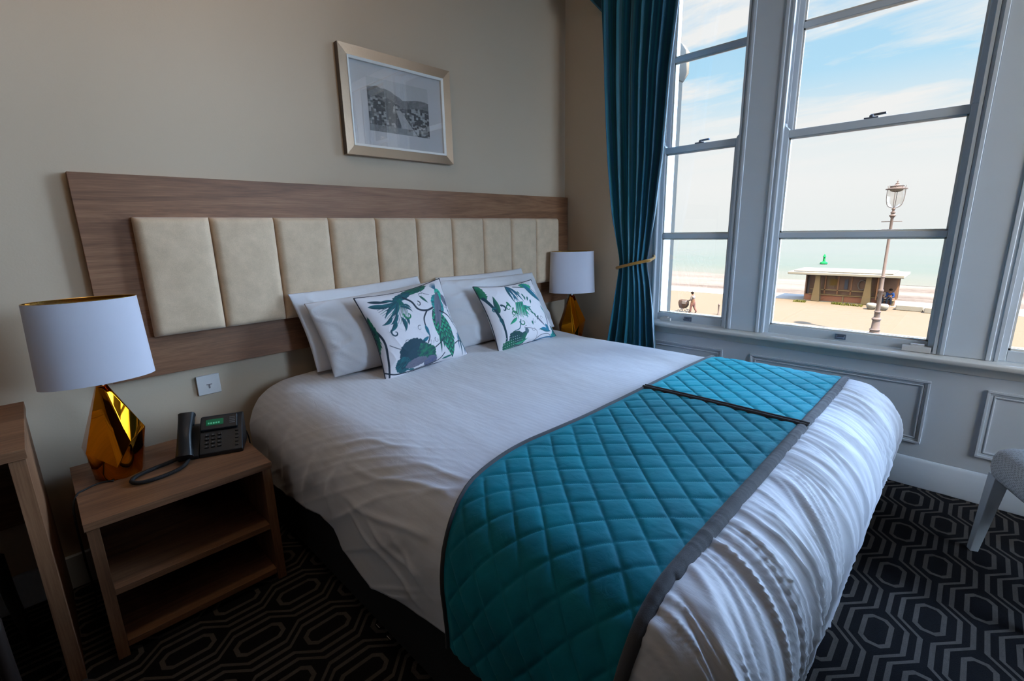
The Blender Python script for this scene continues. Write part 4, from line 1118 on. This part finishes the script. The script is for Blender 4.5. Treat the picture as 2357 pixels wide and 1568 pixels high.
uw = U+.018*pinch*np.sin(2*ph+.6)*np.sin(PI*U)
Y = le+(re-le)*uw
X = 2.972+Au*np.sin(ph)+.011*pinch*np.sin(2.3*ph+Z)*np.sin(U*7+1)+(.03*(1-pinch))*np.cos((U-.5)*PI)*-1
PC = np.stack([X, Y, Z], 2)
o = gridmesh('curtain_fabric', PC, 'curtain_stripe', cu, attr=('fold', U)); md = o.modifiers.new('solid', 'SOLIDIFY'); md.thickness = .003; md.offset = 0
# pale lining turned round the window-side edge
PL = PC[-8:, :, :].copy(); PL[..., 0] += .004; PL[..., 1] -= .003+.004*np.linspace(0, 1, 8)[:, None]; PL[..., 0] -= .008*np.linspace(0, 1, 8)[:, None]**2
o = gridmesh('curtain_lining', PL, 'curtain_lining', cu); md = o.modifiers.new('solid', 'SOLIDIFY'); md.thickness = .0015; md.offset = 0
tb = MB(); pts = []
for i in range(41):
    a = 2*PI*i/40; pts.append((2.968+.058*math.sin(a), 1.723+.125*math.cos(a), 1.122-.030*math.cos(a)*1.0+.0))
tb.tube(pts, .0105, 8); tb.tube([(2.975, 1.607, 1.150), (3.03, 1.600, 1.165), (3.10, 1.640, 1.175)], .009, 8, sub=5)
t_ = tb.build('tieback', 'gold_rope', smooth=True); tag(t_, 'gold rope tieback looped around the teal curtain', 'tieback')
mb = MB(); mb.box(2.86, 3.105, -2.7, 2.085, 2.875, 3.20)
pel = MB()
pel.loft([[(x, 2.09, z) for x, z in ((3.105, 2.80), (2.86, 2.86), (2.86, 3.25), (3.105, 3.25))], [(x, 2.075, z) for x, z in ((3.105, 2.80), (2.86, 2.86), (2.86, 3.25), (3.105, 3.25))]])
pel.box(2.845, 2.86, -2.6, 2.09, 2.98, 3.25)
pe = pel.build('pelmet', 'curtain_stripe', bevel=.002); tag(pe, 'teal fabric pelmet above the window curtain', 'pelmet')

# ================================================================== OUTSIDE
GZ = -5.63
def ext(o): return tag(o, kind='structure')
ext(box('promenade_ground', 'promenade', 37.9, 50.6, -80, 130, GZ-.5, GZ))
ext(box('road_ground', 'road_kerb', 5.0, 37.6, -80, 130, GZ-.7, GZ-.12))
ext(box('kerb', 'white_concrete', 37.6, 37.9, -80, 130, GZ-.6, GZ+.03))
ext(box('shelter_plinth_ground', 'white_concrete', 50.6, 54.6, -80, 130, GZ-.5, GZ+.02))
mb = MB()
NX, NY = 60, 50
Xb, Yb = np.meshgrid(np.linspace(54.6, 76, NX), np.linspace(-80, 140, NY), indexing='ij')
Zb = GZ-.05-(Xb-54.6)*.012+.10*fbm(Xb*.25, Yb*.06, 3, 3)
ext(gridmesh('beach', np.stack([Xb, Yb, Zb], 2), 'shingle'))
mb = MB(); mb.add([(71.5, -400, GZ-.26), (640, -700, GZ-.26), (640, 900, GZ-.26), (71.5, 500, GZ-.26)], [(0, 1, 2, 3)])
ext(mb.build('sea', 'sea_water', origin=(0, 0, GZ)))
# facade pier outside the narrow window
mb = MB(); mb.box(3.36, 3.62, 1.745, 2.05, -1, 2.44); mb.box(3.38, 3.60, 1.765, 2.03, 2.62, 3.4)
def sq(x0, x1, y0, y1, z): return [(x0, y0, z), (x1, y0, z), (x1, y1, z), (x0, y1, z)]
mb.loft([sq(3.36, 3.62, 1.742, 2.05, 2.40), sq(3.33, 3.65, 1.715, 2.08, 2.46), sq(3.33, 3.65, 1.715, 2.08, 2.60), sq(3.36, 3.62, 1.745, 2.05, 2.65)])
pil = mb.build('facade_column', 'stone_cream', bevel=.008); ext(pil)

# street lamp
LX, LY = 37.0, 4.10
sl = empty('street_lamp', (LX, LY, GZ), 'tall ornate iron street lamp standing on the seafront pavement', 'street lamp')
H = 9.3
MB().lathe((LX, LY, GZ), [(.34, 0), (.34, .12), (.27, .16), (.25, .30), (.30, .36), (.22, .45), (.20, .95), (.25, 1.0), (.25, 1.07), (.16, 1.15), (.15, 1.45), (.19, 1.5), (.15, 1.58)], 16).build('plinth', 'post_iron', sl, smooth=True, auto=40)
MB().lathe((LX, LY, GZ+1.55), [(.12, 0), (.11, 1.2), (.15, 1.25), (.15, 1.33), (.10, 1.4), (.095, 2.1), (.13, 2.14), (.085, 2.2), (.075, 4.75)], 14).build('post', 'post_iron', sl, smooth=True, auto=40)
MB().lathe((LX, LY, GZ+6.3), [(.075, 0), (.075, .90), (.11, 1.0), (.17, 1.04), (.17, 1.09), (.07, 1.15), (.12, 1.22), (.12, 1.26), (.06, 1.32), (.06, 1.40), (.11, 1.44), (.05, 1.52)], 14).build('collar', 'post_iron', sl, smooth=True, auto=40)
for zc, L in ((7.02, .50), (6.55, .42)):
    MB().tube([(LX, LY-L, GZ+zc), (LX, LY+L, GZ+zc)], lambda t: .022+.02*math.exp(-((t-.5)*8)**2), 8, sub=1).build('ladder_bar', 'post_iron', sl, smooth=True)
zl = GZ+7.80
MB().lathe((LX, LY, zl), [(.05, 0), (.27, .10), (.37, .30), (.41, .65), (.41, 1.08)], 20, caps=False).build('lantern_bowl', 'shelter_glass', sl, smooth=True, solid=.008)
mb = MB()
for a in (0, PI/2, PI, 1.5*PI): mb.tube([(LX+r_*math.cos(a), LY+r_*math.sin(a), zl+z_) for r_, z_ in ((.05, 0), (.28, .10), (.38, .30), (.43, .65), (.43, 1.10))], .016, 6, sub=3)
mb.build('lantern_frame', 'post_iron', sl, smooth=True)
MB().lathe((LX, LY, zl+1.08), [(.53, 0), (.53, .05), (.36, .08), (.33, .17), (.36, .19), (.16, .22), (.08, .32), (.10, .35), (.03, .39), (.05, .44), (.012, .49), (.004, .56)], 20).build('lantern_hood', 'post_iron', sl, smooth=True, auto=40)
MB().lathe((LX, LY, zl+.92), [(.02, 0), (.20, .03), (.30, .09), (.32, .15)], 16).build('diffuser', 'lantern_glass', sl, smooth=True)
for i in range(8):
    mb = MB(); a = 2*PI*i/8; mb.tube([(LX+.40*math.cos(a), LY+.40*math.sin(a), zl+1.14), (LX+.43*math.cos(a), LY+.43*math.sin(a), zl+1.30)], .014, 5); mb.build('cresting_spike', 'post_iron', sl)

# seafront shelter
sx = 50.9
sh = empty('seafront_shelter', (52, 8.0, GZ), 'flat-roofed seafront shelter with cream columns and brick bench on the promenade', 'shelter')
G = GZ+.02
MB().box(sx-.9, sx+3.6, 4.15, 12.7, G+2.42, G+2.66).box(sx-.5, sx+3.2, 4.9, 12.3, G+2.66, G+2.78).build('roof', 'white_concrete', sh, bevel=.05)
for y in (10.35, 6.55):
    c = (sx-.05, y); mb = MB()
    rr = [[(c[0]+i*w, c[1]+j*w, G+z) for i, j in ((-1, -1), (1, -1), (1, 1), (-1, 1))] for w, z in ((.34, 0), (.30, .5), (.24, 1.2), (.19, 1.9), (.19, 2.415))]
    mb.loft(rr); mb.build('column', 'column_render', sh, bevel=.02)
MB().box(sx+.2, sx+.5, 4.62, 11.30, G, G+.55).build('bench_wall', 'brick_orange', sh)
mb = MB(); mb.box(sx+.05, sx+.55, 6.0, 11.0, G+.56, G+.62); mb.box(sx+.50, sx+.56, 6.0, 11.0, G+.95, G+1.05)
for y in (6.4, 8.3, 10.2): mb.box(sx+.12, sx+.2, y-.05, y+.05, G, G+.56)
mb.build('bench', 'column_render', sh, bevel=.01)
MB().box(sx+.9, sx+1.0, 5.9, 11.2, G+.5, G+2.415).build('rear_screen', 'shelter_dark', sh)
MB().box(sx+1.3, sx+1.4, 4.55, 5.9, G+.5, G+2.415).build('rear_screen', 'shelter_dark', sh)
mb = MB()
for y in (11.35, 9.85, 8.85, 7.85, 6.1, 5.95, 4.6): mb.box(sx+.5, sx+.62, y-.05, y+.05, G+.5, G+2.415)
mb.box(sx+.5, sx+.62, 4.6, 11.4, G+2.30, G+2.415); mb.build('glazing_frame', 'shelter_timber', sh)
MB().box(sx+.2, sx+3.0, 11.30, 11.40, G, G+2.415).build('end_wall', 'shelter_dark', sh)
MB().box(sx-.1, sx+1.2, 5.85, 5.95, G+.4, G+2.415).build('cross_wall', 'shelter_timber', sh)
for ya, yb, za, zb_, mt in ((9.15, 9.80, 1.25, 2.25, 'poster_cream'), (8.92, 9.55, 1.40, 2.0, 'poster_yellow'), (10.0, 10.1, .9, 2.2, 'poster_cream'), (8.15, 8.42, 1.1, 2.0, 'poster_blue')):
    MB().box(sx+.80 if mt != 'poster_yellow' else sx+.76, sx+.83 if mt != 'poster_yellow' else sx+.79, ya, yb, G+za, G+zb_).build('notice', mt, sh)
MB().lathe((0, 0, 0), [(.42, -.03), (.42, .03)], 20)
mb = MB(); mb.tube([(sx+.78, 7.1+.30*math.cos(2*PI*i/24), G+1.55+.42*math.sin(2*PI*i/24)) for i in range(25)], .06, 6); mb.build('round_notice', 'cloth_pale', sh)

# people
def person(name, joints, edges, radii, clothes, head, label, hair='hair_dark', org=None):
    """joints dict name->pos; one skinned body, clothing as its own shells"""
    def skin_mesh(nm, es, rad, mat, parent, root):
        names = sorted({a for e in es for a in e}); ix = {a: i for i, a in enumerate(names)}
        me = bpy.data.meshes.new(nm); o_ = ORG[parent.name] if parent else Vector(org)
        me.from_pydata([tuple(Vector(joints[a])-o_) for a in names], [(ix[a], ix[b]) for a, b in es], [])
        bm = bmesh.new(); bm.from_mesh(me); ly = bm.verts.layers.skin.verify(); bm.verts.ensure_lookup_table()
        for a in names:
            r_ = rad(a); bm.verts[ix[a]][ly].radius = (r_, r_); bm.verts[ix[a]][ly].use_root = (a == root)
        bm.to_mesh(me); bm.free(); me.materials.append(MATS[mat])
        ob = bpy.data.objects.new(nm, me); link(ob, parent, None if parent else org)
        ob.modifiers.new('skin', 'SKIN').use_smooth_shade = True
        ob.modifiers.new('sub', 'SUBSURF').render_levels = 2
        return ob
    body = skin_mesh(name, edges, lambda a: radii[a], 'skin', None, 'pelvis')
    for nm, es, extra, mat, root in clothes: skin_mesh(nm, es, lambda a: radii[a]+extra, mat, body, root)
    h = Vector(joints['head'])
    mb = MB(); mb.lathe((h.x, h.y, h.z-.01), [(.11, 0), (.125, .06), (.11, .12), (.05, .165), (.005, .172)], 12); mb.build('hair', hair, body, smooth=True)
    tag(body, label, 'person'); return body
RAD = dict(pelvis=.15, waist=.13, chest=.16, neck=.055, head=.10, sl=.06, sr=.06, el=.045, er=.045, wl=.032, wr=.032, hl=.035, hr=.035, kl=.07, kr=.07, al=.045, ar=.045, tl=.045, tr=.045)
EDG = [('pelvis', 'waist'), ('waist', 'chest'), ('chest', 'neck'), ('neck', 'head'), ('chest', 'sl'), ('sl', 'el'), ('el', 'wl'), ('wl', 'hl'), ('chest', 'sr'), ('sr', 'er'), ('er', 'wr'), ('wr', 'hr'), ('pelvis', 'kl'), ('kl', 'al'), ('al', 'tl'), ('pelvis', 'kr'), ('kr', 'ar'), ('ar', 'tr')]
TOP = [('waist', 'chest'), ('chest', 'sl'), ('sl', 'el'), ('el', 'wl'), ('chest', 'sr'), ('sr', 'er'), ('er', 'wr')]
LEG = [('pelvis', 'waist'), ('pelvis', 'kl'), ('kl', 'al'), ('pelvis', 'kr'), ('kr', 'ar')]
def seated(x, y, z):   # faces -x; z = seat height
    return dict(pelvis=(x, y, z+.12), waist=(x+.02, y, z+.32), chest=(x-.02, y, z+.52), neck=(x-.06, y, z+.70), head=(x-.09, y, z+.84),
                sl=(x-.02, y-.2, z+.58), sr=(x-.02, y+.2, z+.58), el=(x-.12, y-.26, z+.34), er=(x-.12, y+.26, z+.34), wl=(x-.34, y-.16, z+.26), wr=(x-.34, y+.16, z+.26), hl=(x-.42, y-.14, z+.24), hr=(x-.42, y+.14, z+.24),
                kl=(x-.42, y-.14, z+.13), kr=(x-.42, y+.14, z+.13), al=(x-.44, y-.14, z-.36), ar=(x-.44, y+.14, z-.36), tl=(x-.60, y-.14, z-.42), tr=(x-.60, y+.14, z-.42))
for y, top, leg, lab in ((4.98, 'cloth_blue', 'cloth_dark', 'person in bright blue coat sitting at the shelter end, right of the lamp post'), (5.55, 'cloth_pale', 'cloth_dark', 'person in pale top sitting at the shelter, partly behind the lamp post')):
    j = seated(sx+.15, y, G+.48)
    person('person', j, EDG, RAD, [('coat', TOP, .035, top, 'chest'), ('trousers', LEG, .02, leg, 'pelvis')], None, lab, org=(sx+.15, y, G))
MB().box(sx-.15, sx+.45, 4.62, 5.84, G+.42, G+.475).box(sx-.05, sx+.2, 4.66, 4.8, G, G+.42).box(sx-.05, sx+.2, 5.66, 5.8, G, G+.42).build('side_bench', 'column_render', sh)
wx, wy, wz = 37.95, 16.35, GZ
jw = dict(pelvis=(wx, wy, wz+.92), waist=(wx, wy+.02, wz+1.10), chest=(wx, wy+.05, wz+1.32), neck=(wx, wy+.09, wz+1.50), head=(wx, wy+.12, wz+1.63),
          sl=(wx-.2, wy+.05, wz+1.40), sr=(wx+.2, wy+.05, wz+1.40), el=(wx-.22, wy+.12, wz+1.14), er=(wx+.22, wy+.12, wz+1.14), wl=(wx-.16, wy+.34, wz+1.04), wr=(wx+.16, wy+.34, wz+1.04), hl=(wx-.15, wy+.41, wz+1.04), hr=(wx+.15, wy+.41, wz+1.04),
          kl=(wx-.1, wy+.14, wz+.50), kr=(wx+.1, wy-.06, wz+.50), al=(wx-.1, wy+.16, wz+.10), ar=(wx+.1, wy-.26, wz+.12), tl=(wx-.1, wy+.32, wz+.045), tr=(wx+.1, wy-.14, wz+.045))
person('person', jw, EDG, RAD, [('jacket', TOP, .035, 'cloth_pale', 'chest'), ('trousers', LEG, .025, 'cloth_pink', 'pelvis')], None, 'person in pale jacket pushing a loaded pushchair seen through the narrow window', org=(wx, wy, GZ))
pc_ = empty('pushchair', (wx, wy+.75, GZ), 'brown pushchair with a white cover pushed along the promenade', 'pushchair')
MB().loft([[(wx+i*w, wy+.72+o_+j*d, GZ+z) for i, j in ((-1, -1), (1, -1), (1, 1), (-1, 1))] for w, d, o_, z in ((.22, .22, .12, .35), (.27, .34, .08, .60), (.27, .36, .10, .85), (.20, .26, .16, 1.05))]).build('seat_unit', 'cloth_brown', pc_, bevel=.04)
MB().box(wx-.29, wx+.10, wy+.52, wy+.86, GZ+.72, GZ+1.0).build('cover', 'cloth_pale', pc_, bevel=.03)
mb = MB()
for s_ in (-.2, .2): mb.tube([(wx+s_, wy+.42, GZ+1.05), (wx+s_, wy+.62, GZ+.6), (wx+s_, wy+1.08, GZ+.14)], .018, 6); mb.tube([(wx+s_, wy+.95, GZ+.6), (wx+s_, wy+.52, GZ+.14)], .018, 6)
mb.tube([(wx-.2, wy+.42, GZ+1.05), (wx+.2, wy+.42, GZ+1.05)], .018, 6); mb.build('chassis', 'post_iron', pc_)
for s_ in (-.22, .22):
    for y in (wy+.50, wy+1.08):
        mb = MB(); mb.tube([(wx+s_, y+.11*math.cos(2*PI*i/16), GZ+.14+.11*math.sin(2*PI*i/16)) for i in range(17)], .025, 6); mb.tube([(wx+s_, y-.1, GZ+.14), (wx+s_, y+.1, GZ+.14)], .01, 5); mb.build('wheel', 'black_rubber', pc_)
# pavement furniture
def bollard(x, y, label):
    mb = MB(); mb.lathe((x, y, GZ), [(.10, 0), (.10, .05), (.06, .10), (.055, .75), (.08, .78), (.08, .82), (.05, .88), (.01, .93)], 12)
    tag(mb.build('bollard', 'post_iron', smooth=True, auto=40), label, 'bollard', 'seafront bollards')
bollard(38.45, 14.45, 'iron bollard on the promenade, left one seen through the narrow window'); bollard(38.45, 13.75, 'iron bollard on the promenade, right one seen through the narrow window')
for i, (y, lab) in enumerate(((5.80, 'round white planter to the left of the street lamp post'), (5.02, 'round white planter to the right of the street lamp post'))):
    mb = MB(); mb.lathe((48.2, y, GZ), [(.20, 0), (.30, .10), (.36, .30), (.36, .42), (.28, .50), (.10, .53)], 16); tag(mb.build('planter', 'white_concrete', smooth=True), lab, 'planter', 'white round planters')
for x, y, L, lab in ((49.3, 3.45, .85, 'long low white concrete seat block right of the shelter'), (48.9, 2.05, .45, 'short low white concrete seat block at the window edge')):
    tag(box('seat_block', 'white_concrete', x-.45, x+.45, y-L, y+L, GZ, GZ+.42, bevel=.05), lab, 'bench')
def tuft(x, y, L, lab):
    mb = MB(); r = random.Random(int(x*10+y*7))
    for i in range(160):
        px, py = x+r.uniform(-.3, .3), y+r.uniform(-L, L); h = r.uniform(.1, .28); a = r.uniform(0, PI); dx, dy = .03*math.cos(a), .03*math.sin(a); lx, ly = r.uniform(-.12, .12), r.uniform(-.12, .12)
        mb.add([(px-dx, py-dy, GZ), (px+dx, py+dy, GZ), (px+lx, py+ly, GZ+h)], [(0, 1, 2)])
    tag(mb.build('grass_tuft', 'grass_tuft'), lab, 'grass', None, 'stuff')
tuft(49.3, 11.3, .5, 'small clump of coarse grass left of the shelter'); tuft(49.6, 8.5, .35, 'small grass clump before the middle of the shelter'); tuft(49.4, 7.3, .75, 'longest yellow-green grass clump before the shelter bench'); tuft(49.9, 2.0, .5, 'grass clump behind the short white seat block')
mb = MB(); mb.lathe((102, 20.2, GZ-.3), [(.5, 0), (.62, .2), (.5, .45), (.22, .55), (.15, 1.3), (.30, 1.35), (.02, 1.9)], 14); tag(mb.build('buoy', 'buoy_green', smooth=True, auto=40), 'bright green marker buoy floating on the sea', 'buoy')
